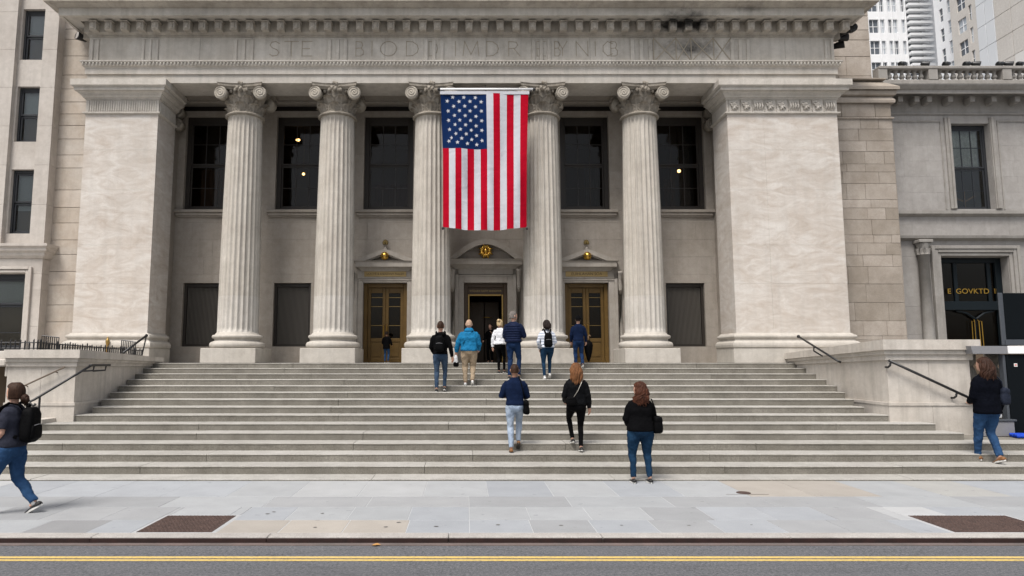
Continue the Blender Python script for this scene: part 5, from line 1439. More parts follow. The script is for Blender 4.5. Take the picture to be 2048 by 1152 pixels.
# ================================================================ PEOPLE
SKIN = plain('skin_light', (.50,.29,.21), .55, .35, var=.08, scale=60); SKIN2 = plain('skin_tan', (.36,.19,.125), .55, .35, var=.08, scale=60)
def hairm(name, c, c2):
    t = NT(name); p = t.pos((60, 60, 6), obj=True); n = t.noise(p, 1.0, 4, .6, .6); b = t.noise(t.pos(obj=True), 7, 3, .5)
    col = t.mix(t.ramp(n, .3, .7), c, c2); col = t.mix(t.math('MULTIPLY', t.ramp(b, .35, .7), .5), col, tuple(x*.45 for x in c))
    return t.finish(col, .55, .15, n, .8, .01)
HB = hairm('hair_brown', (.022,.011,.007), (.06,.03,.018)); HD = hairm('hair_dark', (.009,.006,.005), (.026,.016,.013)); HG = hairm('hair_grey', (.13,.115,.105), (.23,.205,.19))
HA = hairm('hair_auburn', (.07,.028,.012), (.27,.12,.05)); HR = hairm('hair_red_brown', (.028,.010,.006), (.105,.036,.018)); HBL = hairm('hair_blond', (.48,.34,.18), (.66,.52,.32)); HC_ = hairm('hair_chestnut', (.018,.009,.006), (.065,.029,.018)); HSH = hairm('cropped_fair_hair', (.42,.28,.20), (.52,.38,.28))
JEAN = cloth('denim_blue', (.02,.05,.115), fade=(.032,.078,.165)); JEAND = cloth('denim_dark', (.018,.038,.085), fade=(.03,.06,.13)); JEANG = cloth('denim_grey_blue', (.03,.05,.085), fade=(.05,.078,.12)); JEANL = cloth('denim_light', (.25,.31,.40), fade=(.36,.42,.50)); JEANT = cloth('denim_teal', (.009,.026,.055), fade=(.014,.04,.08)); JEANN = cloth('denim_navy', (.010,.023,.062), fade=(.014,.034,.09))
KHA = cloth('khaki_cotton', (.30,.235,.165)); BLK = cloth('black_cotton', (.0032,.0032,.0037)); LEG = cloth('black_leggings', (.0028,.0028,.0033), .8); NAVY = cloth('navy_knit', (.006,.012,.034)); LEATH = cloth('black_leather', (.0045,.0048,.0056), .5)
BLUJ = cloth('bright_blue_shell', (.012,.14,.29), .6); PUFN = cloth('navy_puffer_shell', (.008,.013,.036), .55); PUFW = cloth('white_puffer_shell', (.66,.67,.70), .6); TEE = cloth('slate_tee', (.026,.028,.04)); BLAZ = cloth('navy_black_wool', (.0026,.0032,.006))
def stripem():
    t = NT('striped_jersey'); p = t.pos(obj=True); sp = t.N('ShaderNodeSeparateXYZ'); t.L(p, sp.inputs[0])
    n = t.noise(p, 8, 3, .6)
    w = t.math('SINE', t.math('ADD', t.math('MULTIPLY', sp.outputs[2], 2*pi/.085), t.math('MULTIPLY', n, 1.2)))
    col = t.mix(t.ramp(w, .55, .75), (.62,.645,.70), (.20,.25,.34)); return t.finish(col, .9, .2, n, .3, .02)
STRP = stripem()
SHOEB = plain('shoe_black', (.014,.013,.013), .6); SHOEW = plain('shoe_white', (.62,.62,.61), .6); SHOEBR = plain('shoe_brown', (.19,.085,.03), .6); SOLE = plain('white_sole', (.60,.59,.56), .7); SOLED = plain('dark_sole', (.05,.045,.04), .7); SOCK = plain('white_sock', (.65,.64,.62), .9)
EYEM = plain('eye_dark', (.02,.015,.012), .2); MOUTH = plain('mouth', (.28,.10,.09), .5)
def V(*a): return Vector(a)
def rings(rs, n=20):
    """closed loft of horizontal elliptical rings (z, rx, ry, cx, cy)"""
    v = []; f = []
    for (z_, rx_, ry_, cx_, cy_) in rs:
        for k in range(n):
            a = 2*pi*k/n; c, s = cos(a), sin(a); e = .85
            v.append((cx_+rx_*math.copysign(abs(c)**e, c), cy_+ry_*math.copysign(abs(s)**e, s), z_))
    m = len(rs)
    for i in range(m-1):
        for k in range(n): f.append((i*n+k, i*n+(k+1) % n, (i+1)*n+(k+1) % n, (i+1)*n+k))
    f.append(tuple(range(n))[::-1]); f.append(tuple((m-1)*n+k for k in range(n)))
    return v, f
WR = bpy.data.textures.new('cloth_folds', 'CLOUDS'); WR.noise_scale = .085; WR.noise_depth = 2
WR2 = bpy.data.textures.new('fine_folds', 'CLOUDS'); WR2.noise_scale = .04; WR2.noise_depth = 1
def soften(o, vox=.013, it=5, wr=.012):
    r_ = o.modifiers.new('remesh', 'REMESH'); r_.mode = 'VOXEL'; r_.voxel_size = vox; r_.use_smooth_shade = True
    if it: s = o.modifiers.new('smooth', 'SMOOTH'); s.factor = .5; s.iterations = it
    if wr: d = o.modifiers.new('folds', 'DISPLACE'); d.texture = WR; d.strength = wr; d.mid_level = .5; d.texture_coords = 'LOCAL'
    return o
def ik(a, b, l1, l2, pole):
    d = b-a; L = d.length
    if L > (l1+l2)*.998: b = a+d*((l1+l2)*.998/L); d = b-a; L = d.length
    x = (l1*l1-l2*l2+L*L)/(2*L); h = sqrt(max(0, l1*l1-x*x)); u = d.normalized()
    p = Vector(pole)-u*u.dot(Vector(pole)); p.normalize()
    return a+u*x+p*h, b
def lerp_path(pts, n):
    out = []
    for a, b in zip(pts[:-1], pts[1:]):
        for i in range(n): out.append(a.lerp(b, i/n))
    out.append(pts[-1]); return out
def person(label, pos, h, yaw, s):
    """s: dict of clothes and pose; template 1.75 m tall facing +Y, then scaled to h"""
    S = h/1.76
    root = thing('person', label, 'person', pos, 'people on the steps and pavement'); root.rotation_euler = (0, 0, yaw); root.scale = (S, S, S)
    bk = s.get('bulk', 1.0); hipk = s.get('hips', 1.0); fem = s.get('fem', False)
    def part(name, m, mat, smooth=True): return m.build(name, mat, root, smooth, True)
    fl, fr_ = s.get('feet', ((-.10, .0, 0, 0), (.10, .0, 0, 0)))      # x, y, z, heel lift
    hz = .92+s.get('pelvis', 0)
    lean = s.get('lean', .0)
    skin = s.get('skin', SKIN)
    hx = .092*hipk
    legs = []
    def foot_tr(ft):
        R0 = Matrix.Rotation(-ft[3]*.75, 4, 'X'); pv = V(0, .12, 0); b0 = V(ft[0], ft[1], ft[2])
        return lambda p: b0+pv+(R0 @ (V(*p)-pv))
    for sd, ft in ((-1, fl), (1, fr_)):
        hip = V(sd*hx, 0, hz); ank = foot_tr(ft)((0, 0, .085))
        knee, ank = ik(hip, ank, .43, .42, (sd*.08, 1, 0)); legs.append((hip, knee, ank, ft))
    def sp(z_): return lean*(z_-hz)                # forward lean
    shw = s.get('sh', .175 if fem else .195)*(.5+.5*bk)
    arms = []
    for sd, ar in ((-1, s.get('armL', (-.07, .03, -.27, .0, .06, -.25))), (1, s.get('armR', (.07, .03, -.27, .0, .06, -.25)))):
        shd = V(sd*(shw-.02), sp(1.42)-.01, 1.385); el = shd+V(ar[0]*.62, ar[1], ar[2]).normalized()*.285; wr = el+V(*ar[3:6]).normalized()*.25; arms.append((shd, el, wr, sd))
    # ---- body (one mesh)
    b = MB(); hy = sp(1.6); HK = 1.04
    def HSC(c):
        k = min(1, (c.z-1.5)/.05); q = 1+(HK-1)*k; an = radians(s.get('turn', 0))*k; dx, dy = c.x*q, (c.y-hy)*q
        return V(dx*cos(an)-dy*sin(an), hy+dx*sin(an)+dy*cos(an), 1.52+(c.z-1.52)*(HK if c.z > 1.52 else 1))
    def headscale(o):
        for vv in o.data.vertices:
            if vv.co.z > 1.5: vv.co = HSC(vv.co)
        return o
    hd = s.get('head', (0, 0))                     # turn, nod
    b.add(*rings([(1.535, .035, .045, 0, hy+.03), (1.55, .052, .07, 0, hy+.022), (1.585, .066, .088, 0, hy+.012), (1.625, .073, .098, 0, hy+.003), (1.665, .076, .100, 0, hy-.002), (1.70, .072, .094, 0, hy-.004), (1.73, .055, .073, 0, hy-.006), (1.748, .022, .03, 0, hy-.006)]))
    b.tube([V(0, hy+.088, 1.655), V(0, hy+.106, 1.625), V(0, hy+.094, 1.612)], [.011, .017, .013], 8)
    for sd in (-1, 1): b.add(*sphgeo((sd*.082, hy-.005, 1.632), (.015, .024, .036), 8, 6))
    b.tube([V(0, sp(1.44), 1.40), V(0, sp(1.5)+.0, 1.50), V(0, hy+.0, 1.58)], [.062, .055, .055], 12)
    b.add(*rings([(hz-.08, .10, .08, 0, 0), (hz+.1, .13*bk, .09, 0, sp(1.0)), (1.25, .14*bk, .09, 0, sp(1.25)), (1.42, .15, .07, 0, sp(1.42)), (1.46, .08, .06, 0, sp(1.46))]))
    for (hip, kn, an, ft) in legs: b.tube([hip, hip.lerp(kn, .5), kn, kn.lerp(an, .35), an, an+V(0, .06, -.05)], [.07, .062, .045, .046, .032, .03], 10)
    for (sh, el, wr, sd) in arms:
        b.tube([sh, sh.lerp(el, .5), el, el.lerp(wr, .3), wr], [.046, .042, .036, .037, .025], 10)
        d = (wr-el).normalized(); b.tube([wr-d*.01, wr+d*.035, wr+d*.085], [(.024, .02), (.037, .018), (.036, .014)], 8)
    body = part('body', b, skin); soften(body, .0115, 2, 0)
    for vv in body.data.vertices:
        if vv.co.z > 1.5: vv.co = HSC(vv.co)
    # fingers
    for (sh, el, wr, sd) in arms:
        fm = MB(); d = (wr-el).normalized(); side = d.cross(V(0, 1, .2)).normalized(); side = side if side.length else V(1, 0, 0); nrm = side.cross(d).normalized()
        curl = V(-sd*.5, .6, 0); curl = (curl-d*curl.dot(d)).normalized()
        across = d.cross(curl).normalized()
        for q in range(4):
            o0 = wr+d*.078+across*(q-1.5)*.0185; L_ = (.07, .08, .075, .058)[q]
            fm.tube([o0, o0+d*L_*.5+curl*.008, o0+d*L_*.85+curl*.03], [.0095, .009, .0065], 6)
        th0 = wr+d*.03+across*.03; fm.tube([th0, th0+across*.022+d*.03+curl*.012, th0+across*.02+d*.058+curl*.03], [.012, .011, .008], 6)
        fm.build('fingers', skin, root, True, True)
    for sd in (-1, 1): headscale(mk('eye', *sphgeo((sd*.032, hy+.085, 1.648), (.012, .008, .008), 8, 6), EYEM, root, True, True))
    headscale(mk('mouth', *sphgeo((0, hy+.086, 1.583), (.022, .008, .006), 8, 6), MOUTH, root, True, True))
    # ---- trousers
    t = MB(); slim = s.get('slim', 1.0)
    hk = hipk*(.5+.5*bk)
    t.add(*rings([(hz-.13, .06, .07, 0, 0), (hz-.09, .135*hk, .11*hk, 0, -.01), (hz-.02, .172*hk, .125*hk, 0, -.018), (hz+.06, .168*hk, .12*hk, 0, -.012), (hz+.14, .15*hk, .105*hk, 0, sp(hz+.1)), (hz+.16, .13*hk, .085*hk, 0, sp(hz+.2))]))
    for (hip, kn, an, ft) in legs:
        e = an+(kn-an).normalized()*.015
        t.tube([hip+V(0, -.01, .02), hip.lerp(kn, .25)+V(0, -.008, 0), hip.lerp(kn, .6), kn, kn.lerp(e, .3)+V(0, -.014, 0), kn.lerp(e, .65), e], [.098*hk, .098*hk*(.6+.4*slim), .080*hk*(.5+.5*slim), .064*slim*(.5+.5*hk), .064*slim, .055*slim, .050*slim], 14)
    soften(part('trousers', t, s['trousers']), .013, 3, .032 if slim > .92 else .014)
    # ---- shoes
    for (hip, kn, an, ft) in legs:
        toe = s.get('toe', 0); m = MB(); tr0 = foot_tr(ft); off = an-tr0((0, 0, .085))
        def tr(p): return tr0(p)+off
        prof = [(-.075, .030, .062), (-.06, .036, .075), (-.01, .038, .085), (.05, .040, .062), (.11, .043, .048), (.155, .038, .038), (.18, .020, .028)]
        v = []; f = []; n = 12
        for (y_, rx_, tp) in prof:
            for k in range(n):
                a = 2*pi*k/n; v.append(tr((rx_*cos(a), y_, .026+(tp-.026)*max(0, sin(a))-.008*max(0, -sin(a)))))
        for i in range(len(prof)-1):
            for k in range(n): f.append((i*n+k, (i+1)*n+k, (i+1)*n+(k+1) % n, i*n+(k+1) % n))
        f.append(tuple(range(n))); f.append(tuple((len(prof)-1)*n+k for k in range(n))[::-1]); m.add(v, f)
        sh_ = part('shoe', m, s.get('shoe', SHOEB))
        v = []; f = []; n = 20
        outl = [(.043*cos(a)*(1.0 if sin(a) > -.2 else .9), .055+.132*sin(a)) for a in [2*pi*k/n for k in range(n)]]
        for zz_ in (.0, .026): v += [tr((p[0], p[1], zz_)) for p in outl]
        f = [tuple(range(n))[::-1], tuple(range(n, 2*n))]+[(k, (k+1) % n, n+(k+1) % n, n+k) for k in range(n)]
        so_ = MB(); so_.add(v, f); o = so_.build('sole', s.get('sole', SOLE), sh_, False, True)
        if s.get('sock'): mk('sock', *tubegeo([an+V(0, 0, -.03), an+(kn-an).normalized()*.06], .038, 10), SOCK, root, True, True)
    # ---- top
    j = MB(); pad = s.get('pad', .012); hem = s.get('hem', hz-.02)
    wst = s.get('waist', .92 if fem else 1.0)
    prof = [(hem, .165*hk+pad, .118*hk+pad, -.01), (hem+.03, .172*hk+pad*1.2, .122*hk+pad*1.2, -.01)]
    if hem < 1.0: prof.append((1.04, max((.155*wst+pad)*(.4+.6*bk), .158*hk+pad), max((.108+pad)*(.4+.6*bk), .113*hk+pad), -.005))
    prof += [(1.16, (.165*wst+pad)*bk, (.112+pad)*bk, 0), (1.28, (.182+pad)*bk*(.95 if fem else 1), (.122+pad)*bk, .0), (1.36, (.18+pad)*(.5+.5*bk), .115+pad, -.004), (1.42, (.145+pad)*(.6+.4*bk), .095+pad*.8, -.008), (1.465, .098+pad*.6, .075+pad*.6, -.006), (s.get('collar', 1.495), .066+pad*.4, .063+pad*.4, 0)]
    j.add(*rings([(z_, a, c, 0, sp(z_)+d) for (z_, a, c, d) in prof], 24))
    short = s.get('short', False)
    for (sh, el, wr, sd) in arms:
        ra = (.062+pad*.7)*(.6+.4*bk)
        if short: j.tube([sh+V(-sd*.03, 0, .0), sh.lerp(el, .35), sh.lerp(el, .8)], [ra*1.0, ra*.98, ra*.95], 14)
        else: j.tube([sh+V(-sd*.04, 0, .0), sh.lerp(el, .25), sh.lerp(el, .65), el, el.lerp(wr, .45), wr+(wr-el).normalized()*-.005], [ra*.95, ra*.97, ra*.9, ra*.84, ra*.76, ra*.62], 14)
    tm = part('top', j, s['top']); soften(tm, .013, 4, s.get('folds', .016))
    if s.get('quilt'):
        tm.modifiers.clear(); r_ = tm.modifiers.new('remesh', 'REMESH'); r_.mode = 'VOXEL'; r_.voxel_size = .011; r_.use_smooth_shade = True
        sm = tm.modifiers.new('smooth', 'SMOOTH'); sm.factor = .5; sm.iterations = 4
        wv = bpy.data.textures.get('quilt_waves') or bpy.data.textures.new('quilt_waves', 'WOOD'); wv.wood_type = 'BANDS'; wv.noise_basis_2 = 'SIN'; wv.noise_scale = .25
        em = bpy.data.objects.new('quilt_axes', None) if False else None
        d = tm.modifiers.new('quilt', 'DISPLACE'); d.texture = wv; d.strength = .0; d.mid_level = .5
        d2 = tm.modifiers.new('folds', 'DISPLACE'); d2.texture = WR; d2.strength = .012
        # quilt bands as sewn seams
        tm.modifiers.remove(d)
        for q in range(8):
            zz_ = hem+.05+q*.062
            if zz_ > 1.42: break
            # interpolate the profile
            for (z0_, a0, c0, d0), (z1_, a1, c1, d1) in zip(prof[:-1], prof[1:]):
                if z0_ <= zz_ <= z1_:
                    u = (zz_-z0_)/(z1_-z0_); A = a0+(a1-a0)*u; C = c0+(c1-c0)*u; D = d0+(d1-d0)*u
                    pts = [V((A+.0)*math.copysign(abs(cos(k_*2*pi/28))**.85, cos(k_*2*pi/28)), sp(zz_)+D+C*math.copysign(abs(sin(k_*2*pi/28))**.85, sin(k_*2*pi/28)), zz_) for k_ in range(29)]
                    mk('quilt_ridge', *tubegeo(pts, (.010, .024), 8), s['top'], tm, True, True)
                    break
    if s.get('hood'):
        hm = MB(); hm.add(*rings([(1.44, .12, .075, 0, sp(1.44)-.05), (1.47, .135, .09, 0, sp(1.46)-.045), (1.51, .115, .085, 0, sp(1.5)-.03), (1.54, .085, .075, 0, sp(1.5)-.02), (1.55, .07, .06, 0, sp(1.5)-.015)], 20)); soften(part('collar', hm, s['top']), .013, 3, .015)
    # ---- hair
    hm = MB(); ht = s.get('hairtype', 'short'); hmat = s.get('hair', HB)
    rr = random.Random(int(h*1000)+len(label))
    def shell(ex, zlow, facecut=.035, top=True, n=40):
        rs_ = []
        zs_ = [zlow+(1.758+ex*.6-zlow)*i/16 for i in range(17)]
        v = []; f = []
        for z_ in zs_:
            u = max(-1, min(1, (z_-1.655)/(.105+ex))) if z_ > 1.655 else 0
            rx_ = (.078+ex)*sqrt(max(.02, 1-u*u)); ry_ = (.102+ex)*sqrt(max(.02, 1-u*u))
            if z_ < 1.62: q = (1.62-z_)/.12; rx_ *= 1-.18*q; ry_ *= 1-.12*q
            for k in range(n):
                a = 2*pi*k/n; x_ = rx_*cos(a); y_ = ry_*sin(a)
                lim = facecut if z_ < 1.69 else facecut+(z_-1.69)*1.6
                y_ = min(y_, lim); v.append((x_, hy-.004+y_, z_))
        m_ = len(zs_)
        for i in range(m_-1):
            for k in range(n): f.append((i*n+k, i*n+(k+1) % n, (i+1)*n+(k+1) % n, (i+1)*n+k))
        f.append(tuple(range(n))[::-1]); f.append(tuple((m_-1)*n+k for k in range(n)))
        return v, f
    def longhair(zend, wid, wavy=.012, back=.0, curl_=0):
        n = 44; R = 26; v = []; f = []
        for i in range(R+1):
            t_ = i/R; z_ = 1.768-(1.768-zend)*t_
            if z_ > 1.655: u = min(1, (z_-1.655)/.115); k_ = sqrt(max(.01, 1-u*u)); rx_, ry_, cy_ = .096*k_, .118*k_, hy-.008
            else:
                q = (1.655-z_)/(1.655-zend); rx_ = .096+(wid-.096)*q**.7; ry_ = .118-(.118-.062)*min(1, q*1.5); cy_ = hy-.008-(.055+back)*min(1, q*1.6)
            if t_ > .9: rx_ *= 1-(t_-.9)*4.5; ry_ *= 1-(t_-.9)*3.5
            for k in range(n):
                a = 2*pi*k/n; st = 1+wavy*9*(.5*sin(a*9+t_*5)+.5*sin(a*17-t_*9+1.3))*min(1, t_*2.5)+curl_*(sin(a*6+t_*30)*.5+sin(a*11-t_*44)*.5)*min(1, t_*2)
                x_ = rx_*cos(a)*st; y_ = ry_*sin(a)*st
                if z_ < 1.70: y_ = min(y_, .02+max(0, (z_-1.66)*1.4))
                v.append((x_, cy_+y_, z_+(rr.uniform(-.012, .012) if i == R else 0)))
        for i in range(R):
            for k in range(n): f.append((i*n+k, (i+1)*n+k, (i+1)*n+(k+1) % n, i*n+(k+1) % n))
        f.append(tuple(range(n))); f.append(tuple(R*n+k for k in range(n))[::-1])
        return v, f
    def locks(zend, wid, n, wave, freq, spread=2.0, r=.02):
        for q in range(n):
            u = (q+.5)/n*2-1; an = -pi/2+u*spread+rr.uniform(-.06, .06)          # round the back of the head
            ph = rr.uniform(0, 6.3); ze = zend+rr.uniform(-.035, .05)+.05*abs(u); pts = []; rad = []
            for i in range(15):
                t_ = i/14; z_ = 1.765-(1.765-ze)*t_
                if z_ > 1.655: w_ = sqrt(max(.03, 1-((z_-1.655)/.118)**2)); R1, R2, cy_ = .086*w_, .108*w_, 0
                else:
                    g = (1.655-z_)/(1.655-zend); R1 = .094+(wid-.094)*min(1, g)**.7; R2 = .116-.045*min(1, g*1.4); cy_ = -.06*min(1, g*1.6)
                wv = wave*min(1, t_*2.2)
                pts.append(V(R1*cos(an)+wv*sin(t_*freq+ph), hy-.008+cy_+R2*sin(an)+wv*.7*cos(t_*freq*1.1+ph), z_)); rad.append(r*(.45+.85*min(1, t_*2))*(1-.75*max(0, t_-.75)/.25))
            hm.tube(pts, rad, 7)
    if ht == 'short': hm.add(*shell(.009, 1.575))
    elif ht == 'balding': hm.add(*shell(.006, 1.585, .02))
    elif ht == 'shaved': hm.add(*shell(.0035, 1.60, .01))
    elif ht == 'bob': hm.add(*longhair(1.50, .098, .008)); locks(1.475, .105, 26, .006, 5, 1.7, .017)
    elif ht == 'long': hm.add(*longhair(s.get('hairend', 1.33), s.get('hairw', .125)*.88, .012, .02)); locks(s.get('hairend', 1.33)-.02, s.get('hairw', .125), 30, .013, 9, 1.65, .018)
    elif ht == 'curly': hm.add(*longhair(1.38, .10, .012, .03, .10)); locks(1.36, .12, 32, .022, 17, 1.7, .02)
    elif ht == 'bun':
        hm.add(*shell(.024, 1.555)); hm.add(*sphgeo((0, hy-.135, s.get('bunz', 1.56)), (.055, .05, .06), 14, 10)); hm.tube([V(0, hy-.14, 1.57), V(.01, hy-.155, 1.52), V(0, hy-.15, 1.46)], [.05, .045, .012], 10)
    elif ht == 'updo':
        hm.add(*shell(.016, 1.56)); hm.add(*sphgeo((0, hy-.10, 1.73), (.055, .055, .05), 14, 10))
    ho = part('hair' if ht != 'beanie' else 'beanie', hm, hmat) if hm.v else None
    if ho:
        headscale(ho)
        d = ho.modifiers.new('strands', 'DISPLACE'); d.texture = WR2; d.strength = .022 if ht in ('curly',) else .008; d.mid_level = .5; d.texture_coords = 'LOCAL'
    if ht == 'balding': pass
    if s.get('beanie'):
        bm_ = MB(); bm_.add(*shell(.016, 1.625, .2)); headscale(part('beanie', bm_, s['beanie']))
    if s.get('strap'):
        a, c = s['strap']; pts = []
        for i in range(13):
            u = i/12; p = V(*a).lerp(V(*c), u); pts.append(p)
        mk('bag_strap', *tubegeo(pts, (.016, .005), 6), s.get('strapm', BLK), root, True, True)
    return root
def sq(c, r, e=.5, n=24, m=14, taper=0.0):
    """rounded box"""
    v = []; f = []
    def pw(x, q): return math.copysign(abs(x)**q, x)
    for j in range(m+1):
        b = -pi/2+pi*j/m
        for i in range(n):
            a = 2*pi*i/n; zz_ = pw(sin(b), e); k = 1-taper*(zz_+1)/2
            v.append((c[0]+r[0]*k*pw(cos(b), e)*pw(cos(a), e), c[1]+r[1]*pw(cos(b), e)*pw(sin(a), e), c[2]+r[2]*zz_))
    for j in range(m):
        for i in range(n): f.append((j*n+i, j*n+(i+1) % n, (j+1)*n+(i+1) % n, (j+1)*n+i))
    return v, f
BAGB = cloth('black_nylon', (.003,.003,.0034), .6); BAGN = cloth('navy_leather', (.018,.022,.035), .5); BAGW = cloth('white_plastic_bag', (.62,.63,.64), .5); ZIP = plain('zip_grey', (.20,.20,.21), .4); CHAIN = plain('pale_chain', (.45,.42,.36), .35, .5, .6)
def worn(p, name, label, cat, group=None):
    t = thing(name, label, cat, p.location, group); t.rotation_euler = p.rotation_euler; t.scale = p.scale; return t
def backpack(p, label, y=-.235, z=1.18, k=1.0):
    t = worn(p, 'backpack', label, 'backpack', 'backpacks')
    o = mk('pack', *sq((0, y, z), (.135*k, .085*k, .215*k), .55, 28, 16, .22), BAGB, t, True, True); d = o.modifiers.new('folds', 'DISPLACE'); d.texture = WR; d.strength = .03; d.texture_coords = 'LOCAL'
    mk('front_pocket', *sq((0, y-.07*k, z-.08*k), (.105*k, .035*k, .095*k), .5, 24, 12, .1), BAGB, t, True, True)
    mk('zip', *tubegeo([(-.085*k, y-.105*k, z-.0), (0, y-.110*k, z+.012), (.085*k, y-.105*k, z-.0)], .0045, 6), ZIP, t, True, True)
    mk('grab_loop', *tubegeo([(-.03, y+.04, z+.2*k), (-.02, y+.03, z+.25*k), (.02, y+.03, z+.25*k), (.03, y+.04, z+.2*k)], .01, 6), BAGB, t, True, True)
    for s in (-1, 1): mk('shoulder_strap', *tubegeo([(s*.06, y+.09, z+.19*k), (s*.095, -.13, 1.475), (s*.115, -.01, 1.505), (s*.125, .10, 1.43), (s*.14, .15, 1.28), (s*.17, .08, 1.1), (s*.13, y+.09, z-.14*k)], [(.026, .008)]*7, 8), BAGB, t, True, True)
    return t
def shoulderbag(p, label, c, r, mat, strap, strapm, taper=.35, name='shoulder_bag', sr=(.012, .005)):
    t = worn(p, name, label, 'bag', 'shoulder bags')
    o = mk('bag_body', *sq(c, r, .6, 24, 14, taper), mat, t, True, True); d = o.modifiers.new('folds', 'DISPLACE'); d.texture = WR; d.strength = .03; d.texture_coords = 'LOCAL'
    mk('strap', *tubegeo([V(*q) for q in strap], sr, 6), strapm, t, True, True)
    mk('flap', *sq((c[0], c[1], c[2]+r[2]*.55), (r[0]*.82, r[1]*1.04, r[2]*.35), .5, 20, 10, .2), mat, t, True, True)
    return t
def onstep(px, k, fr): return (PX(px, 800, SYn(k)+TREAD*fr), SYn(k)+TREAD*fr, SZ(k)+.0015)
def hgt(py, pos): return PZ(py, pos[1])-pos[2]
def pxx(px, py, Y): return PX(px, py, Y)
R_ = RISE
# 1 left woman on the pavement, walking left
Y1 = GR(40, 1028)[1]; P = (PX(22, 900, Y1), Y1, .0025); h1 = hgt(768, P)
p1 = person('woman in slate tee and blue jeans walking left on the pavement', P, h1, pi/2, dict(fem=True, bulk=1.12, hips=1.1, trousers=JEAN, top=TEE, short=True, skin=SKIN, hair=HB, hairtype='bun', shoe=SHOEB, sole=SOLE, sock=True, slim=1.14, feet=((-.08, .32, 0, 0), (.09, -.38, 0, .7)), pelvis=-.035, armL=(-.05, .02, -.27, .05, .18, -.20), armR=(.06, -.02, -.27, .0, .16, -.2), hem=.90))
backpack(p1, 'black backpack with grey zip on the woman at the left edge', -.245, 1.2, 1.12)
# 2 man with backpack
P = onstep(881, 10, .45); P = (pxx(881, 700, P[1]), P[1], P[2]); h2 = hgt(643, P)
p2 = person('man in black sweater and slate jeans climbing with a small black backpack', P, h2, radians(-4), dict(trousers=JEANG, top=BLK, hair=HB, hairtype='balding', skin=SKIN, shoe=SHOEB, slim=.95, feet=((-.09, -.05, 0, 0), (.09, .12, .0, .35)), armL=(-.10, .02, -.27, .06, .20, -.16), armR=(.12, -.02, -.26, .04, .05, -.25), hem=.93, bulk=1.02))
backpack(p2, 'small black backpack on the man in black sweater', -.22, 1.2, .95)
# 3 blue jacket
P = onstep(938, 11, .4); P = (pxx(938, 700, P[1]), P[1], P[2]); h3 = hgt(640, P)
p3_ = person('bald man in bright blue jacket and khaki trousers climbing the steps', P, h3, 0, dict(trousers=KHA, top=BLUJ, hair=HSH, hairtype='shaved', skin=SKIN, shoe=SHOEW, slim=1.12, bulk=1.14, hips=1.12, pad=.03, feet=((-.1, -.02, 0, 0), (.09, -.16, .0, .6)), armL=(-.17, .02, -.25, -.05, .06, -.24), armR=(.13, .03, -.26, -.01, .2, -.16), hem=.92, hood=True, folds=.03, strap=((-.17, -.155, 1.12), (.10, -.115, 1.46))))
t = worn(p3_, 'carrier_bag', 'white and black carrier bag in the hand of the man in blue jacket', 'bag')
o = mk('bag_body', *sq((-.355, .07, .66), (.075, .05, .16), .7, 20, 12, .45), BAGW, t, True, True); d = o.modifiers.new('folds', 'DISPLACE'); d.texture = WR2; d.strength = .03; d.texture_coords = 'LOCAL'
mk('black_base', *sq((-.35, .07, .57), (.08, .055, .075), .6, 20, 10, .1), BAGB, t, True, True); mk('handle', *tubegeo([(-.375, .07, .79), (-.355, .08, .86), (-.325, .07, .79)], .006, 6), BAGW, t, True, True)
# 4 white jacket
P = onstep(1000, 13, .5); P = (pxx(1000, 690, P[1]), P[1], P[2]); h4 = hgt(640, P)
p4 = person('blond woman in white padded jacket and black leggings near the centre door', P, h4, radians(-25), dict(fem=True, trousers=LEG, top=PUFW, hair=HBL, hairtype='updo', shoe=SHOEB, slim=.84, pad=.035, folds=.03, feet=((-.05, .02, 0, 0), (.07, .16, .0, .2)), armL=(-.13, .0, -.26, -.03, .03, -.25), armR=(.1, .06, -.25, -.02, .2, -.1), hem=.95, strap=((-.12, -.155, 1.1), (-.09, -.10, 1.47))))
# 5 navy puffer man
P = onstep(1026, 12, .5); P = (pxx(1027, 690, P[1]), P[1], P[2]); h5 = hgt(623, P)
p5 = person('grey-haired man in quilted navy jacket and navy jeans before the centre door', P, h5, radians(-22), dict(trousers=JEANN, top=PUFN, hair=HG, hairtype='short', turn=-40, skin=SKIN, shoe=SHOEB, slim=.98, pad=.04, quilt=True, bulk=1.05, feet=((-.09, -.08, 0, .0), (.10, .1, R_*0, .2)), armL=(-.1, .05, -.26, .05, .2, -.12), armR=(.13, .06, -.24, -.08, .22, .10), hem=.95))
# 6 striped woman with backpack
P = onstep(1094, 12, .35); P = (pxx(1094, 700, P[1]), P[1], P[2]); h6 = hgt(641, P)
p6 = person('woman with dark bob in white striped top and teal jeans climbing the steps', P, h6, radians(3), dict(fem=True, trousers=JEANT, top=STRP, hair=HD, hairtype='bob', shoe=SHOEW, sock=True, slim=.86, hips=1.12, bulk=1.1, pad=.02, feet=((-.09, -.05, 0, 0), (.10, .12, .02, .7)), armL=(-.13, .03, -.26, .05, .12, -.2), armR=(.13, .03, -.25, -.03, .24, -.06), hem=.94))
backpack(p6, 'black backpack over the striped top by the right door', -.235, 1.17, 1.02)
shoulderbag(p6, 'small grey pouch at the left hip of the woman in striped top', (-.19, -.07, .97), (.075, .05, .075), cloth('grey_canvas', (.16,.17,.19)), [(-.2, -.07, 1.03), (-.2, -.05, 1.2), (-.13, -.02, 1.5)], BAGB, .1, 'hip_pouch')
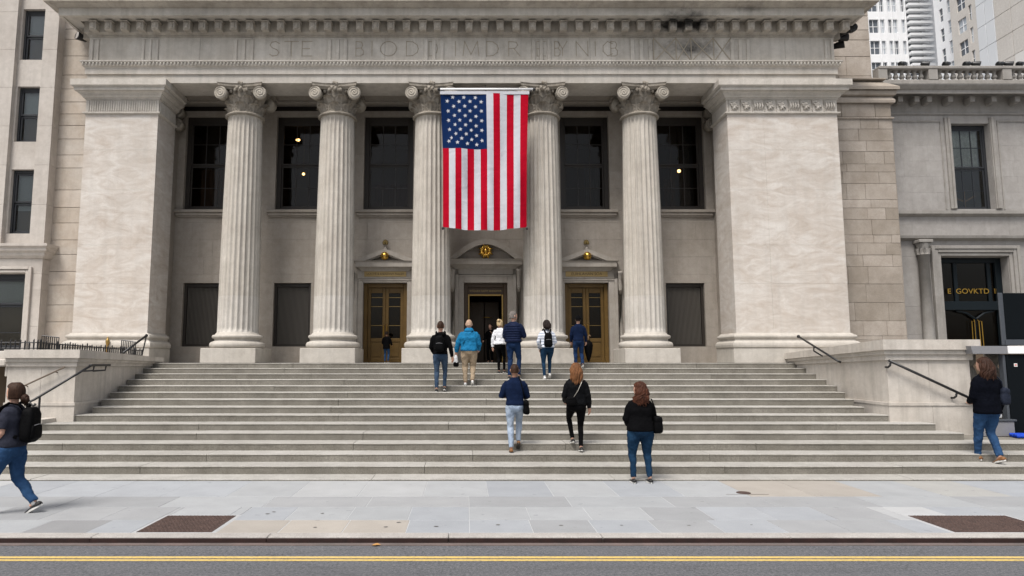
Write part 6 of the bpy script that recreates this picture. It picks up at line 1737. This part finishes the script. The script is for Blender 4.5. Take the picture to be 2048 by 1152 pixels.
# 7 beanie man
P = onstep(1157, 14, .2); P = (pxx(1157, 690, P[1]), P[1], P[2]); h7 = hgt(632, P)
p7 = person('man in black knit cap and navy sweater at the right bronze door', P, h7, radians(2), dict(trousers=JEANN, top=NAVY, hair=HD, hairtype='short', beanie=BLK, skin=SKIN, shoe=SHOEB, slim=1.0, bulk=1.02, feet=((-.09, .02, 0, 0), (.11, -.16, .0, .7)), armL=(-.1, .03, -.27, .02, .12, -.22), armR=(.12, .02, -.26, .02, .1, -.23), hem=.90))
# umbrella by the right door
x_ = PX(1177, 700, YW-.5); um = thing('black_umbrella', 'closed black umbrella with tan handle standing at the right bronze door', 'umbrella', (x_, YW-.5, LZ))
vs, fs = lathegeo([(0, 0), (.012, .0), (.05, .1), (.10, .3), (.125, .5), (.11, .6), (.04, .68), (0, .69)], 24, (x_, YW-.5, LZ+.03))
vs = [(x_+(v[0]-x_)*(1+.22*sin(8*atan2(v[1]-(YW-.5), v[0]-x_))), YW-.5+(v[1]-(YW-.5))*(1+.22*sin(8*atan2(v[1]-(YW-.5), v[0]-x_))), v[2]) for v in vs]
mk('canopy', vs, fs, BAGB, um, True); mk('handle', *tubegeo([(x_, YW-.5, LZ+.7), (x_, YW-.5, LZ+.84), (x_+.04, YW-.5, LZ+.88), (x_+.08, YW-.5, LZ+.84)], .014, 8), plain('tan_handle', (.32,.20,.11), .5), um, True); mk('tip', *tubegeo([(x_, YW-.5, LZ+.002), (x_, YW-.5, LZ+.05)], .008, 6), DARKM, um)
# 8 navy sweater with light jeans
P = onstep(1030, 3, .55); P = (pxx(1030, 820, P[1]), P[1], P[2]); h8 = hgt(729, P)
p8 = person('balding man in navy sweater and light blue jeans mid-stride on the lower steps', P, h8, radians(0), dict(trousers=JEANL, top=NAVY, hair=HB, hairtype='balding', skin=SKIN2, shoe=SHOEBR, sole=SOLED, slim=1.0, bulk=1.06, feet=((-.085, -.07, 0, 0), (.075, .10, .05, .8)), armL=(-.14, .02, -.25, .08, .24, .0), armR=(.12, .04, -.25, -.04, .25, -.04), hem=.93, collar=1.505, lean=.03))
shoulderbag(p8, 'black shoulder bag hanging right of the man in light jeans', (.225, -.02, .90), (.08, .09, .15), BAGB, [(.20, -.05, 1.02), (.15, -.155, 1.25), (.10, -.12, 1.46), (.08, 0, 1.515)], BAGB, .45)
# 9 leather jacket woman
P = onstep(1155, 3, .6); P = (pxx(1153, 820, P[1]), P[1], P[2]); h9 = hgt(727, P)
p9 = person('woman with long auburn hair in black leather jacket and leggings on the lower steps', P, h9, radians(2), dict(fem=True, trousers=LEG, top=LEATH, hair=HA, hairtype='long', hairend=1.36, hairw=.105, shoe=SHOEB, slim=.85, hips=1.06, bulk=1.02, pad=.02, feet=((-.05, .18, .12, .4), (.07, -.07, 0, .25)), armL=(-.12, .02, -.26, .04, .2, -.12), armR=(.12, -.02, -.26, .03, .05, -.25), hem=.93, folds=.022))
shoulderbag(p9, 'small black crossbody bag with pale chain on the woman in leather jacket', (-.13, -.16, 1.02), (.12, .05, .085), BAGB, [(-.10, -.19, 1.08), (-.0, -.178, 1.22), (.07, -.155, 1.36), (.12, -.10, 1.46)], CHAIN, .2, 'crossbody_bag', (.008, .006))
# 10 curly haired woman on the pavement
Yc_ = GR(1280, 966)[1]; P = (PX(1281, 870, Yc_), Yc_, .0025); h10 = hgt(765, P)
p10 = person('woman with curly red-brown hair in black sweatshirt standing before the bottom step', P, h10, radians(5), dict(fem=True, trousers=JEANT, top=BLK, hair=HR, hairtype='curly', turn=38, shoe=SHOEB, slim=.98, hips=1.2, bulk=1.15, pad=.02, feet=((-.145, .0, 0, 0), (.145, -.02, 0, 0)), armL=(-.12, .03, -.26, .1, .2, -.12), armR=(.13, .04, -.25, -.08, .22, -.05), hem=.90, folds=.02))
shoulderbag(p10, 'large soft black shoulder bag of the curly-haired woman on the pavement', (.30, -.05, 1.02), (.105, .085, .16), BAGB, [(.28, -.06, 1.16), (.24, -.10, 1.32), (.20, -.05, 1.47), (.17, .05, 1.46)], BAGB, .45)
# 11 right woman in blazer
P = onstep(1978, 2, .65); P = (pxx(1975, 830, P[1]), P[1], P[2]); h11 = hgt(716, P)
p11 = person('woman with chestnut hair in dark blazer and blue jeans beside the booth', P, h11, radians(4), dict(fem=True, trousers=JEAN, top=BLAZ, hair=HC_, hairtype='long', turn=20, hairend=1.39, hairw=.112, shoe=SHOEBR, slim=1.06, hips=1.06, bulk=1.06, pad=.025, feet=((-.03, .24, .0, .0), (.075, -.14, 0, .45)), armL=(-.06, .03, -.26, .10, .22, -.10), armR=(.14, .0, -.26, .03, .07, -.24), hem=.82, folds=.02))
shoulderbag(p11, 'navy shoulder bag on the woman in dark blazer at right', (.27, -.06, 1.12), (.10, .075, .15), BAGN, [(.24, -.07, 1.25), (.2, -.11, 1.36), (.15, -.04, 1.49), (.14, .06, 1.46)], BAGN, .4)
t = worn(p11, 'white_parcel', 'small white item in the right hand of the woman in blazer', 'parcel'); mk('wrap', *sq((.305, .10, .79), (.035, .03, .05), .7, 16, 10, .2), WHITEP, t, True, True); mk('fold', *sq((.305, .10, .835), (.02, .018, .02), .7, 12, 8), WHITEP, t, True, True)
# 12 small figure at the left bronze door
Y12 = YW-.45; P = (PX(773, 700, Y12), Y12, LZ+.003); h12 = hgt(663, P)
p12 = person('small figure in black jacket and jeans facing the left bronze door', P, h12, radians(-15), dict(trousers=JEAN, top=BLK, hair=HD, hairtype='short', skin=SKIN2, shoe=SHOEB, slim=.95, pad=.03, feet=((-.09, 0, 0, 0), (.09, .03, 0, 0)), armL=(-.1, .03, -.26, .06, .2, -.12), armR=(.1, .05, -.25, -.03, .2, -.1), hem=.78))
# 13 dark figure in the centre doorway
Y13 = YW+.55; P = (PX(981, 700, Y13), Y13, LZ+.003); h13 = hgt(648, P)
p13 = person('person in black clothes standing in the shadow of the centre doorway', P, h13, radians(150), dict(trousers=LEG, top=BLK, hair=HD, hairtype='short', skin=SKIN, shoe=SHOEB, pad=.02, feet=((-.09, 0, 0, 0), (.09, .02, 0, 0)), armL=(-.1, .1, -.22, .05, .15, .2), armR=(.1, .05, -.25, -.02, .2, -.12), hem=.85))
